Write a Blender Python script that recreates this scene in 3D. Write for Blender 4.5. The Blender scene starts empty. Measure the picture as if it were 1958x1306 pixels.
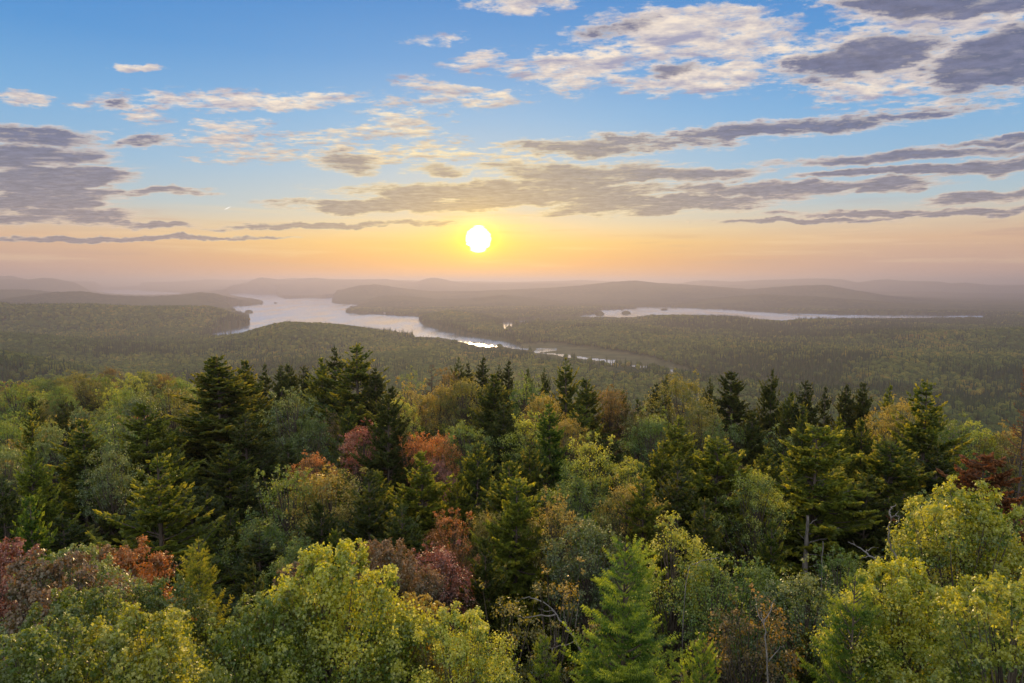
import bpy, math, random, re
import numpy as np
from mathutils import Vector
R = math.radians
scene = bpy.context.scene
COL = scene.collection
rng = np.random.default_rng(7)

# ------------------------------------------------------------ camera
CAMZ = 200.0
Y0 = 541.0          # row of the photograph at eye level
F = 1958 * 24 / 36.0
PITCH = math.atan((653 - Y0) / F)
cam_data = bpy.data.cameras.new("camera")
cam_data.lens = 24; cam_data.sensor_width = 36
cam_data.clip_start = 0.5; cam_data.clip_end = 200000
cam = bpy.data.objects.new("camera", cam_data)
cam.location = (0, 0, CAMZ)
cam.rotation_euler = (math.pi / 2 - PITCH, 0, 0)
COL.objects.link(cam)
scene.camera = cam
SP, CP = math.sin(PITCH), math.cos(PITCH)

def ray(px, py):
    cx = (np.asarray(px, float) - 979) / F; cy = (653 - np.asarray(py, float)) / F
    return cx, CP + cy * SP, -SP + cy * CP
def to_px(x, y, z):
    dz = z - CAMZ
    f = y * CP - dz * SP; u = y * SP + dz * CP
    f = np.where(f < 1e-3, 1e-3, f)
    return 979 + F * x / f, 653 - F * u / f
def azel(px, py):
    x, y, z = ray(px, py)
    return np.degrees(np.arctan2(x, y)), np.degrees(np.arctan2(z, np.hypot(x, y)))

# ------------------------------------------------------------ node helpers
def s2l(c):
    return tuple(((v / 255) / 12.92 if v / 255 <= .04045 else ((v / 255 + .055) / 1.055) ** 2.4) for v in c)
class NT:
    def __init__(s, tree): s.t = tree; s.n = tree.nodes; s.l = tree.links
    def put(s, sock, v):
        if isinstance(v, bpy.types.NodeSocket): s.l.new(v, sock)
        elif v is not None:
            if sock.type == 'RGBA' and len(v) == 3: v = (*v, 1)
            sock.default_value = v
    def add(s, typ, ins=(), out=0, **kw):
        n = s.n.new(typ)
        for k, v in kw.items(): setattr(n, k, v)
        items = ins.items() if isinstance(ins, dict) else enumerate(ins)
        for k, v in items: s.put(n.inputs[k], v)
        return n.outputs[out] if out is not None else n
    def m(s, op, a, b=None, c=None, clamp=False):
        return s.add('ShaderNodeMath', [x for x in (a, b, c) if x is not None], operation=op, use_clamp=clamp)
    def v(s, op, a, b=None, out=0):
        return s.add('ShaderNodeVectorMath', [x for x in (a, b) if x is not None], out=out, operation=op)
    def mix(s, f, a, b, mode='MIX'):
        n = s.n.new('ShaderNodeMix'); n.data_type = 'RGBA'; n.blend_type = mode
        s.put(n.inputs[0], f); s.put(n.inputs[6], a); s.put(n.inputs[7], b)
        return n.outputs[2]
    def ramp(s, f, stops, interp='LINEAR'):
        n = s.n.new('ShaderNodeValToRGB'); n.color_ramp.interpolation = interp
        e = n.color_ramp.elements
        while len(e) < len(stops): e.new(0.5)
        for i, (p, c) in enumerate(stops):
            e[i].position = p; e[i].color = (*c, 1) if len(c) == 3 else c
        s.put(n.inputs[0], f)
        return n.outputs[0]
    def mr(s, x, a, b, c=0.0, d=1.0, smooth=True):
        n = s.n.new('ShaderNodeMapRange'); n.interpolation_type = 'SMOOTHSTEP' if smooth else 'LINEAR'
        s.put(n.inputs[0], x)
        for i, q in enumerate((a, b, c, d)): s.put(n.inputs[i + 1], q)
        return n.outputs[0]
    def noise(s, vec, scale, detail=4, rough=.55, out=0, dist=0.0):
        return s.add('ShaderNodeTexNoise', {'Vector': vec, 'Scale': scale, 'Detail': detail, 'Roughness': rough, 'Distortion': dist}, out=out)

# ------------------------------------------------------------ sun and sky
SUN_PX = (915, 457)
saz, sel = (float(v) for v in azel(*SUN_PX))
SUN_EL_LIGHT = 4.2
def sdir(az, el):
    a, e = R(az), R(el); return Vector((math.sin(a) * math.cos(e), math.cos(a) * math.cos(e), math.sin(e)))
sun_data = bpy.data.lights.new("sun", 'SUN')
sun_data.energy = 5.0; sun_data.angle = R(0.6); sun_data.color = (1.0, .66, .29)
sun = bpy.data.objects.new("sun", sun_data)
sun.rotation_euler = (-sdir(saz, SUN_EL_LIGHT)).to_track_quat('-Z', 'Y').to_euler()
sun.location = (0, 0, 500)
COL.objects.link(sun)

world = bpy.data.worlds.new("World"); scene.world = world; world.use_nodes = True
W = NT(world.node_tree); W.n.clear()
tc = W.add('ShaderNodeTexCoord', out=None).outputs['Generated']
D = W.v('NORMALIZE', tc)
sep = W.add('ShaderNodeSeparateXYZ', [D], out=None); dx, dy, dz = sep.outputs
az = W.m('MULTIPLY', W.m('ARCTAN2', dx, dy), 57.29578)
el = W.m('MULTIPLY', W.m('ARCSINE', dz), 57.29578)
P = W.add('ShaderNodeCombineXYZ', [az, el, 0.0])
# clear-sky gradient by elevation, blended by azimuth from the sun
e01 = W.m('DIVIDE', el, 60.0, clamp=True)
def E(y): return max(0.0, float(azel(979, y)[1]) / 60.0)
g_c = W.ramp(e01, [(0, s2l((236, 150, 55))), (E(500), s2l((244, 172, 62))), (E(465), s2l((250, 204, 108))), (E(435), s2l((232, 214, 172))), (E(400), s2l((190, 205, 208))),
                   (E(330), s2l((160, 197, 222))), (E(230), s2l((128, 183, 226))), (E(120), s2l((95, 160, 218))), (E(0), s2l((72, 142, 208))), (1.0, s2l((150, 175, 205)))])
g_s = W.ramp(e01, [(0, s2l((196, 160, 150))), (E(500), s2l((208, 170, 148))), (E(465), s2l((222, 184, 150))), (E(435), s2l((214, 196, 172))), (E(400), s2l((178, 198, 206))),
                   (E(330), s2l((146, 187, 218))), (E(230), s2l((115, 172, 220))), (E(120), s2l((82, 150, 212))), (E(0), s2l((64, 135, 204))), (1.0, s2l((150, 175, 205)))])  # last stop of both ramps: unseen zenith brightened as added fill
daz = W.m('ABSOLUTE', W.m('SUBTRACT', az, saz))
side = W.mr(daz, 3.0, 34.0)
sky = W.mix(side, g_c, g_s)
# thin horizontal haze bands low in the sky
bandv = W.add('ShaderNodeCombineXYZ', [W.m('MULTIPLY', az, .06), W.m('MULTIPLY', el, 1.0), 0.0])
band = W.noise(bandv, 1.0, 4, .6)
bandm = W.m('MULTIPLY', W.mr(el, 7.5, 4.0), W.mr(el, .4, 2.0))
sky = W.mix(W.m('MULTIPLY', W.mr(band, .50, .68), W.m('MULTIPLY', bandm, .45)), sky, W.mix(side, s2l((255, 226, 140)), s2l((240, 208, 168))))
sky = W.mix(W.m('MULTIPLY', W.mr(band, .46, .32), W.m('MULTIPLY', bandm, .45)), sky, W.mix(side, s2l((222, 176, 112)), s2l((190, 156, 146))))
# elliptical glow and disc of the sun
ddx = W.m('MULTIPLY', daz, .55); ddy = W.m('SUBTRACT', el, sel)
wob = W.m('MULTIPLY', W.m('SUBTRACT', W.noise(W.add('ShaderNodeCombineXYZ', [W.m('MULTIPLY', az, .25), W.m('MULTIPLY', el, 3.2), 3.0]), 1.0, 2), .5), 1.0)
rg = W.m('SQRT', W.m('ADD', W.m('MULTIPLY', ddx, ddx), W.m('MULTIPLY', ddy, ddy)))
rd = W.m('SQRT', W.m('ADD', W.m('MULTIPLY', daz, daz), W.m('MULTIPLY', ddy, ddy)))
glow1 = W.m('EXPONENT', W.m('MULTIPLY', rg, -0.95))
glow2 = W.m('EXPONENT', W.m('MULTIPLY', rg, -0.22))
disc = W.mr(W.m('ADD', rd, W.m('MULTIPLY', wob, .55)), 1.14, .74)

# ---- clouds: strokes laid out by azimuth/elevation, broken up by noise on a cloud plane
zi = W.m('ADD', W.m('MAXIMUM', dz, 0.0), .07)
cpl = W.add('ShaderNodeCombineXYZ', [W.m('DIVIDE', dx, zi), W.m('DIVIDE', dy, zi), 0.0])
cplr = W.add('ShaderNodeMapping', {'Vector': cpl, 'Rotation': (0, 0, R(20)), 'Scale': (1.0, 1.35, 1.0)}, vector_type='POINT')
warp = W.noise(P, .25, 4, .6, out=1)
Pw = W.v('ADD', P, W.v('MULTIPLY', W.v('SUBTRACT', warp, (.5, .5, .5)), (3.5, 1.7, 0)))
def stroke_mask(strokes):
    acc = None
    for (x0, y0, x1, y1, hw, wt) in strokes:
        a0, e0 = azel(x0, y0); a1, e1 = azel(x1, y1)
        am, em = azel((x0 + x1) / 2, (y0 + y1) / 2)
        _, e_up = azel((x0 + x1) / 2, (y0 + y1) / 2 - hw)
        rot = math.atan2(e1 - e0, a1 - a0); hl = max(.3, math.hypot(a1 - a0, e1 - e0) / 2)
        q = W.add('ShaderNodeMapping', {'Vector': Pw, 'Location': (float(am), float(em), 0), 'Rotation': (0, 0, rot), 'Scale': (hl * 1.15, max(.12, float(e_up - em)), 1)}, vector_type='TEXTURE')
        ln = W.v('LENGTH', q, out=1)
        f = W.mr(ln, 1.5, .35, 0.0, wt)
        acc = f if acc is None else W.m('MAXIMUM', acc, f)
    return acc
LIGHT = [(1470, 95, 1720, 60, 48, 1.0), (720, 215, 960, 165, 30, .85), (950, 150, 1240, 100, 52, 1.0), (1150, 70, 1560, 60, 70, 1.1), (1230, 165, 1480, 130, 38, 1.0), (1560, 20, 1958, 60, 60, 1.0), (1500, 150, 1958, 110, 75, 1.1), (1170, 155, 1260, 160, 22, .9),
         (780, 165, 1000, 190, 30, .9), (700, 195, 900, 200, 22, .8), (640, 262, 880, 228, 26, .75), (760, 78, 880, 70, 14, .85), (900, 5, 1120, 8, 22, 1.0), (850, 125, 960, 110, 20, .8),
         (240, 195, 690, 185, 22, 1.0), (210, 205, 330, 232, 24, 1.0), (340, 240, 530, 232, 16, .85), (330, 270, 700, 258, 18, .75), (380, 300, 640, 290, 20, .75), (560, 300, 930, 280, 26, .75), 
         (200, 127, 308, 129, 7, 1.0), (0, 190, 95, 186, 14, .95), (130, 195, 190, 200, 8, .8), (930, 300, 1060, 300, 22, .75), ]
DARK = [(-60, 262, 200, 262, 22, 1.0), (-60, 300, 200, 300, 26, 1.05), (-60, 345, 240, 335, 26, 1.1), (-60, 390, 260, 378, 22, 1.05), (-60, 425, 240, 415, 18, 1.0), (200, 275, 330, 265, 12, .8), (180, 375, 410, 368, 9, .8), (140, 432, 420, 436, 7, .8),
        (1500, 145, 1800, 80, 42, 1.25), (1760, 150, 2050, 90, 62, 1.3), (1600, 10, 2050, 0, 30, 1.1), (1230, 140, 1360, 125, 15, .9), (1080, 70, 1260, 40, 20, .8),
        (960, 285, 1400, 268, 22, 1.0), (1200, 268, 1800, 222, 17, 1.0), (600, 300, 720, 312, 24, .85), (780, 322, 900, 325, 14, .8), (920, 325, 1300, 330, 20, .9), (1000, 345, 1440, 330, 14, .9), (700, 372, 1240, 370, 26, 1.15), (560, 392, 960, 398, 16, 1.05),
        (1040, 405, 1500, 380, 20, .95), (1300, 362, 1740, 350, 16, 1.0), (1450, 312, 2000, 285, 12, .9), (1500, 330, 2050, 320, 9, .9), (1760, 285, 2050, 255, 9, .9), (1800, 330, 2050, 300, 18, 1.0), (1320, 425, 1700, 418, 5, .85), (1500, 410, 2050, 400, 8, .95), (1760, 385, 2050, 360, 14, .95),
        (-60, 460, 560, 455, 5, .95), (430, 433, 860, 428, 7, .95), (1880, 262, 2050, 255, 9, .9), (200, 200, 260, 210, 13, .8)]
mL = stroke_mask(LIGHT); mD = stroke_mask(DARK)
n1 = W.noise(cplr, 2.6, 8, .66, dist=.2)
n1b = W.noise(W.v('ADD', cplr, (.0, .075, .0)), 2.6, 5, .66, dist=.2)
nf = W.noise(cplr, 11.0, 5, .65)
nn = W.m('ADD', W.m('MULTIPLY', n1, .52), W.m('MULTIPLY', nf, .48))
# flatter, more streaky noise for the low cloud bands
st = W.noise(W.add('ShaderNodeCombineXYZ', [W.m('MULTIPLY', az, .16), W.m('MULTIPLY', W.m('SUBTRACT', el, W.m('MULTIPLY', az, .06)), 1.1), 2.0]), 1.0, 8, .68)
low = W.mr(el, 11.0, 7.0)
nD = W.add('ShaderNodeMix', {0: low, 2: nn, 3: st}, out=0)
dL = W.m('ADD', mL, W.m('MULTIPLY', W.m('SUBTRACT', nn, .5), 6.5))
dD = W.m('ADD', W.m('MULTIPLY', mD, W.m('ADD', 1.1, W.m('MULTIPLY', low, .28))), W.m('MULTIPLY', W.m('SUBTRACT', nD, .5), 4.6))
gate = W.m('MULTIPLY', W.mr(mL, .02, .3), W.mr(dL, .22, 1.15))
gateD = W.m('MULTIPLY', W.mr(mD, .02, .3), W.mr(dD, .12, .92))
lit = W.m('ADD', W.m('MULTIPLY', W.m('SUBTRACT', n1b, n1), 4.5), .55)
near = W.mr(rg, 15.0, 2.0)
cream = W.mix(near, W.mix(W.mr(el, 7.0, 14.0), s2l((240, 216, 190)), s2l((250, 233, 212))), s2l((255, 238, 175)))
lgrey = W.mix(near, W.mix(W.mr(el, 6.0, 14.0), s2l((184, 170, 170)), s2l((158, 158, 182))), s2l((200, 178, 140)))
dgrey = W.mix(W.mr(rg, 16.0, 2.0), W.mix(W.mr(el, 4.0, 12.0), s2l((140, 134, 144)), s2l((104, 110, 140))), s2l((160, 151, 136)))
cL = W.mix(W.m('MULTIPLY', lit, 1.0, clamp=True), lgrey, cream)
thick = W.mr(dD, .40, 1.25)
cD = W.mix(W.m('MULTIPLY', thick, W.m('SUBTRACT', 1.25, W.m('MULTIPLY', lit, .35)), clamp=True), W.mix(.35, cream, lgrey), dgrey)
dD2 = W.mr(nf, .32, .68, .80, 1.16)
cD = W.v('SCALE', cD, None); cD.node.inputs['Scale'].default_value = 1.0; W.l.new(dD2, cD.node.inputs['Scale'])
sky = W.mix(W.m('MULTIPLY', glow2, .42), sky, s2l((255, 205, 95)))
sky = W.mix(W.m('MULTIPLY', gate, .95), sky, cL)
sky = W.mix(W.m('MULTIPLY', gateD, .95), sky, cD)
# short contrail
ca, ce = azel(435, 398)
q = W.add('ShaderNodeMapping', {'Vector': P, 'Location': (float(ca), float(ce), 0), 'Rotation': (0, 0, R(28)), 'Scale': (.30, .045, 1)}, vector_type='TEXTURE')
sky = W.mix(W.mr(W.v('LENGTH', q, out=1), 1.2, .3), sky, (1, 1, .97))
sky = W.mix(W.m('MULTIPLY', glow2, .10), sky, s2l((255, 205, 95)))
ga = W.v('SCALE', (1.1, .60, -.25)); W.l.new(glow1, ga.node.inputs['Scale'])
sky = W.v('ADD', sky, ga)
halo = W.v('SCALE', (2.6, 1.7, .1)); W.l.new(W.m('EXPONENT', W.m('MULTIPLY', rd, -1.7)), halo.node.inputs['Scale'])
sky = W.v('ADD', sky, halo)
sky = W.mix(disc, sky, (9.0, 8.4, 6.5))
# physical sky as a small part of the light
nish = W.n.new('ShaderNodeTexSky'); nish.sky_type = 'NISHITA'; nish.sun_disc = False
nish.sun_elevation = R(SUN_EL_LIGHT); nish.sun_rotation = R(saz); nish.altitude = 600; nish.air_density = 1.0; nish.dust_density = 2.0
nb = W.v('SCALE', nish.outputs[0]); nb.node.inputs['Scale'].default_value = .004
fill = W.v('SCALE', (.80, .66, .42)); W.l.new(W.m('MULTIPLY', W.mr(daz, 55, 125), W.m('MULTIPLY', W.mr(el, -2, 8), W.mr(el, 80, 40))), fill.node.inputs['Scale'])  # added warm fill light in the unseen sky behind the camera
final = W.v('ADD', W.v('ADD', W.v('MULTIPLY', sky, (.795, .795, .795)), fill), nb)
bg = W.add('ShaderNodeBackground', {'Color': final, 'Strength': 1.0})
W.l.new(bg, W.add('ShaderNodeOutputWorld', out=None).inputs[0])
world.cycles.sampling_method = 'MANUAL'; world.cycles.sample_map_resolution = 512

scene.view_settings.view_transform = 'Standard'
scene.view_settings.look = 'None'; scene.view_settings.exposure = 0.36; scene.view_settings.gamma = 1
cy = scene.cycles
cy.use_denoising = True
try: cy.denoiser = 'OPENIMAGEDENOISE'; cy.denoising_input_passes = 'RGB_ALBEDO_NORMAL'
except Exception: pass
cy.max_bounces = 6; cy.diffuse_bounces = 3; cy.glossy_bounces = 3; cy.transmission_bounces = 4; cy.volume_bounces = 1; cy.transparent_max_bounces = 8
cy.sample_clamp_indirect = 4.0
cy.caustics_reflective = False; cy.caustics_refractive = False

# ------------------------------------------------------------ materials / mesh helpers
def new_mat(name):
    m = bpy.data.materials.new(name); m.use_nodes = True
    n = NT(m.node_tree); n.n.clear()
    return m, n, n.add('ShaderNodeOutputMaterial', out=None)
def tag(o, label=None, cat=None, group=None, kind=None):
    if label: o['label'] = label
    if cat: o['category'] = cat
    if group: o['group'] = group
    if kind: o['kind'] = kind
    return o
def mesh_np(name, V, Fq, mats=(), smooth=False, attrs=None):
    """V (n,3), Fq (m,k) faces of one size k."""
    me = bpy.data.meshes.new(name)
    V = np.ascontiguousarray(V, dtype=np.float32); Fq = np.ascontiguousarray(Fq, dtype=np.int32)
    k = Fq.shape[1]
    me.vertices.add(len(V)); me.vertices.foreach_set('co', V.ravel())
    me.loops.add(Fq.size); me.loops.foreach_set('vertex_index', Fq.ravel())
    me.polygons.add(len(Fq)); me.polygons.foreach_set('loop_start', np.arange(0, Fq.size, k, dtype=np.int32))
    if smooth: me.polygons.foreach_set('use_smooth', np.ones(len(Fq), bool))
    for an, data in (attrs or {}).items():
        a = me.attributes.new(an, 'FLOAT', 'POINT'); a.data.foreach_set('value', np.ascontiguousarray(data, dtype=np.float32))
    me.update(calc_edges=True)
    for m in mats: me.materials.append(m)
    return me
def link(name, me, parent=None):
    o = bpy.data.objects.new(name, me); COL.objects.link(o)
    if parent: o.parent = parent
    return o

# smooth value noise in numpy
def vnoise(x, y, seed=0):
    xi = np.floor(x).astype(np.int64); yi = np.floor(y).astype(np.int64)
    fx = x - xi; fy = y - yi; fx = fx * fx * (3 - 2 * fx); fy = fy * fy * (3 - 2 * fy)
    def h(a, b):
        n = (a * 374761393 + b * 668265263 + seed * 974634777) & 0x7fffffff
        n = ((n ^ (n >> 13)) * 1274126177) & 0x7fffffff
        return ((n ^ (n >> 16)) & 0xffff) / 65535.0
    return (h(xi, yi) * (1 - fx) + h(xi + 1, yi) * fx) * (1 - fy) + (h(xi, yi + 1) * (1 - fx) + h(xi + 1, yi + 1) * fx) * fy
def fbm(x, y, oct=4, seed=0):
    a, s, t = 1.0, 0.0, 0.0
    for i in range(oct):
        s = s + a * vnoise(x * 2 ** i, y * 2 ** i, seed + i); t += a; a *= .5
    return s / t - .5
def sst(x, a, b):
    t = np.clip((x - a) / (b - a), 0, 1); return t * t * (3 - 2 * t)

# ------------------------------------------------------------ the land: water polygons and ridge lines of the place
WATER = [
    [(425, 562), (470, 560.5), (530, 563), (534, 568), (545, 571), (600, 570), (650, 570), (640, 575), (634, 578), (648, 581), (690, 583), (680, 588), (664, 594), (660, 598), (700, 601), (730, 601),
     (765, 604), (800, 605), (802, 611), (810, 622), (850, 632), (890, 641), (930, 648), (960, 652), (985, 658), (1000, 662), (975, 665), (930, 668), (880, 664), (850, 660), (800, 656), (740, 646), (680, 636), (600, 630), (530, 630),
     (470, 646), (400, 650), (405, 636), (440, 628), (474, 622), (477, 612), (470, 606), (452, 600), (446, 592), (430, 586), (470, 584), (500, 582), (502, 579), (470, 574), (450, 568)],
    [(170, 556.5), (200, 554), (268, 554), (272, 556.5), (350, 559.5), (340, 564), (280, 566), (220, 564), (190, 560)],
    [(455, 552), (472, 551.5), (472, 553), (460, 553.3)],
    [(961, 616), (985, 615), (1000, 613), (1024, 611), (1022, 613.5), (1000, 617), (980, 619.5), (979, 632), (970, 633), (966, 637), (962, 632), (960, 625)],
    [(1020, 611), (1060, 609), (1100, 607.5), (1110, 604), (1118, 602), (1140, 600.5), (1138, 597), (1155, 592), (1190, 591.5), (1215, 590), (1217, 587), (1300, 588), (1400, 592.5), (1500, 598.5), (1600, 601), (1700, 602), (1880, 603.5),
     (1895, 612), (1760, 615), (1600, 615), (1500, 622), (1440, 620), (1380, 614), (1300, 614), (1220, 613), (1150, 612), (1100, 611), (1030, 612.8)],
]
def strip(pts, w):
    a = [(x, y - wi / 2) for (x, y), wi in zip(pts, w)]; b = [(x, y + wi / 2) for (x, y), wi in zip(pts, w)]
    return a + b[::-1]
STREAMS = [([(975, 664), (1000, 667.5), (1012, 668)], [3, 1.6, 1.2]), ([(1024, 667.3), (1050, 667.6), (1062, 668.8)], [1.6, 2, 2.4]), ([(1064, 668.5), (1045, 671), (1022, 673), (1013, 675.3), (1028, 676.5)], [3, 2.4, 2.4, 3.4, 2.4]),
           ([(1028, 676.2), (1060, 677.5), (1088, 681), (1093, 683.5)], [1.8, 2.0, 4.0, 2.0]), ([(1100, 683), (1130, 686.5), (1168, 690)], [2.6, 2.4, 1.6]), ([(1176, 692), (1150, 693), (1124, 696)], [4.5, 2.2, 1.6]),
           ([(1158, 698.5), (1200, 700.5), (1240, 702)], [2.6, 3, 1.4]), ([(1277, 709), (1292, 708.6)], [3, 2.4])]
for p_, w_ in STREAMS: WATER.append(strip(p_, [q * 1.7 for q in w_]))
ISLANDS = [(476, 597.5, 8, 1.8, 6), (460, 583.5, 8, .9, 1), (527, 580, 3.4, .8, 3), (492, 582.3, 3, .8, 3), (1147, 601.5, 8.5, 2.4, 8), (1197, 599.5, 9, 2.0, 6), (1270, 593, 7, 1.0, 4), (478, 583, 10, .7, 0)]
# ridges: distance, front width, back width, crest line (px)
RIDGES = [
    (21500, 1500, 3000, [(-300, 536), (0, 535), (80, 533), (160, 537), (240, 540), (340, 538), (400, 533), (450, 535), (520, 533), (600, 535), (700, 533), (800, 538), (1000, 540), (1300, 541), (1600, 540), (2300, 548)]),
    (15800, 1800, 3000, [(-300, 532), (0, 527.5), (30, 527), (60, 534), (100, 552), (130, 560), (430, 560), (470, 540), (560, 531), (640, 533), (980, 538.5), (1050, 537), (1110, 535), (1160, 537), (1240, 540), (1300, 541), (1320, 537), (1345, 535), (1400, 538), (1440, 535), (1490, 534), (1540, 532), (1600, 532.5), (1618, 536), (1635, 540), (1665, 535), (1690, 533), (1720, 536), (1790, 537.5), (1812, 541), (1840, 539.5), (1880, 544), (1910, 546), (1958, 544), (2300, 548)]),
    (13600, 1200, 2500, [(-300, 540), (0, 534), (20, 532), (50, 535), (90, 530.5), (110, 532), (150, 540), (190, 562), (420, 562), (445, 545), (470, 534), (480, 532), (505, 530), (530, 533), (560, 535), (580, 532), (605, 530.5), (640, 534), (700, 534), (740, 533), (770, 537), (800, 540), (900, 541), (1000, 542), (1080, 540), (1130, 543), (1300, 546), (1500, 543), (1640, 558), (1958, 562), (2300, 562)]),
    (12800, 1500, 1500, [(-300, 548), (0, 551), (70, 554), (160, 560), (250, 566), (330, 566), (410, 556), (480, 545), (560, 543), (640, 536), (680, 539), (760, 542), (797, 539), (808, 534.5), (820, 531.5), (832, 530.5), (848, 533), (868, 538), (890, 540.5), (950, 542), (1000, 541), (1060, 542), (1100, 545), (1400, 556), (1600, 557), (1640, 557), (1700, 557.5), (1760, 557), (1840, 559), (1958, 560), (2300, 562)]),
    (8300, 1500, 1800, [(-300, 566), (0, 553), (60, 553), (110, 558), (180, 565), (260, 572), (400, 572), (600, 563), (660, 552), (690, 545), (720, 543), (760, 549), (820, 556), (900, 556), (1000, 552), (1060, 549), (1100, 546), (1140, 541.5), (1175, 538), (1205, 536), (1225, 537), (1260, 541), (1300, 543), (1360, 547), (1430, 552.5), (1470, 549), (1520, 545.5), (1575, 544), (1590, 547), (1640, 556), (1700, 566), (1760, 570), (1850, 575), (1958, 582), (2300, 590)]),
    (6400, 900, 1100, [(-300, 580), (0, 572), (60, 564), (110, 557.5), (160, 556), (185, 559.5), (230, 564.5), (300, 566), (350, 562.5), (385, 558), (410, 559.5), (440, 567), (470, 574), (490, 578), (520, 596), (600, 596), (650, 592), (680, 584), (705, 573), (725, 566), (745, 564), (770, 564.5), (800, 567), (840, 571), (900, 570), (960, 563), (990, 566), (1080, 576), (1140, 583), (1210, 590), (1300, 578), (1360, 569), (1450, 562), (1560, 566), (1700, 578), (1850, 586), (1958, 588), (2300, 590)]),
    (3450, 500, 600, [(-300, 580), (0, 577), (8, 577.5), (25, 581), (90, 580.5), (180, 580), (260, 584), (330, 584), (400, 585), (425, 590), (445, 599), (465, 606), (480, 619), (500, 640), (2300, 660)]),
    (3600, 350, 350, [(-300, 700), (700, 615), (745, 607), (790, 605), (810, 600), (860, 592), (920, 600), (955, 607), (970, 635), (1000, 640), (2300, 700)]),
    (2230, 450, 400, [(-300, 622), (-100, 630), (100, 640), (250, 656), (380, 652), (420, 646), (455, 640), (490, 629), (520, 620), (550, 613), (580, 615), (620, 617), (665, 621), (700, 627), (745, 635), (785, 650), (830, 662), (870, 672), (910, 683), (960, 676), (1050, 700), (1200, 720), (2300, 760)]),
    (1420, 330, 450, [(-300, 690), (0, 668), (120, 690), (330, 730), (420, 712), (560, 690), (700, 685), (850, 695), (1000, 715), (1200, 735), (1350, 770), (1500, 800), (2300, 900)]),
    (3300, 350, 350, [(-300, 800), (1170, 620), (1225, 606), (1250, 600), (1300, 601), (1350, 601.5), (1400, 604), (1440, 610), (1490, 615), (1530, 611), (1570, 609), (1650, 614), (1750, 620), (1958, 624), (2300, 624)]),
    (2500, 350, 450, [(-300, 850), (1200, 670), (1300, 655), (1450, 640), (1560, 636), (1700, 628), (1850, 630), (2000, 624), (2300, 618)]),
]
def inpoly(px, py, poly):
    ins = np.zeros(px.shape, bool); n = len(poly)
    for i in range(n):
        x0, y0 = poly[i]; x1, y1 = poly[(i + 1) % n]
        c = ((y0 > py) != (y1 > py))
        if c.any():
            with np.errstate(divide='ignore', invalid='ignore'):
                ins ^= c & (px < (x1 - x0) * (py - y0) / (y1 - y0 + 1e-12) + x0)
    return ins
def water_mask(x, y):
    px, py = to_px(x, y, np.zeros_like(x))
    wob = fbm(px / 5.0, py / 1.6, 3, 91)
    py = py + wob * 2.2 * sst(py, 556, 590); px = px + wob * 6
    w = np.zeros(x.shape, bool)
    ok = (y > 100) & (py > 550) & (py < 720) & (px > 100) & (px < 1950)
    idx = np.nonzero(ok)[0]
    for poly in WATER:
        a = np.array(poly); s = idx[(px[idx] > a[:, 0].min()) & (px[idx] < a[:, 0].max()) & (py[idx] > a[:, 1].min()) & (py[idx] < a[:, 1].max())]
        w[s] |= inpoly(px[s], py[s], poly)
    return w
def meadow(x, y):
    """marsh meadows along the stream and the clearing strips on the right"""
    px, py = to_px(x, y, np.full_like(x, 5.0))
    wv = fbm(px / 40, py / 9, 3, 44)
    yc = np.interp(px, [960, 1050, 1100, 1180, 1260, 1350, 1500, 1600, 1700, 1800, 1960], [660, 666, 674, 685, 698, 722, 738, 745, 756, 762, 772])
    hw = np.interp(px, [960, 1020, 1050, 1180, 1260, 1350, 1500, 1600, 1700, 1960], [3, 8, 11, 13, 11, 8, 9, 8, 4, 4.5])
    return ((np.abs(py - yc + wv * 9) < hw) & (px > 965) & (px < 2100)).astype(float)
def ridge_edge(az):
    return np.interp(az, [-180, -60, -38, -28, -20, -14, -5, 10, 24, 34, 60, 180], [120, 190, 185, 165, 150, 105, 84, 78, 76, 88, 90, 120])
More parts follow.
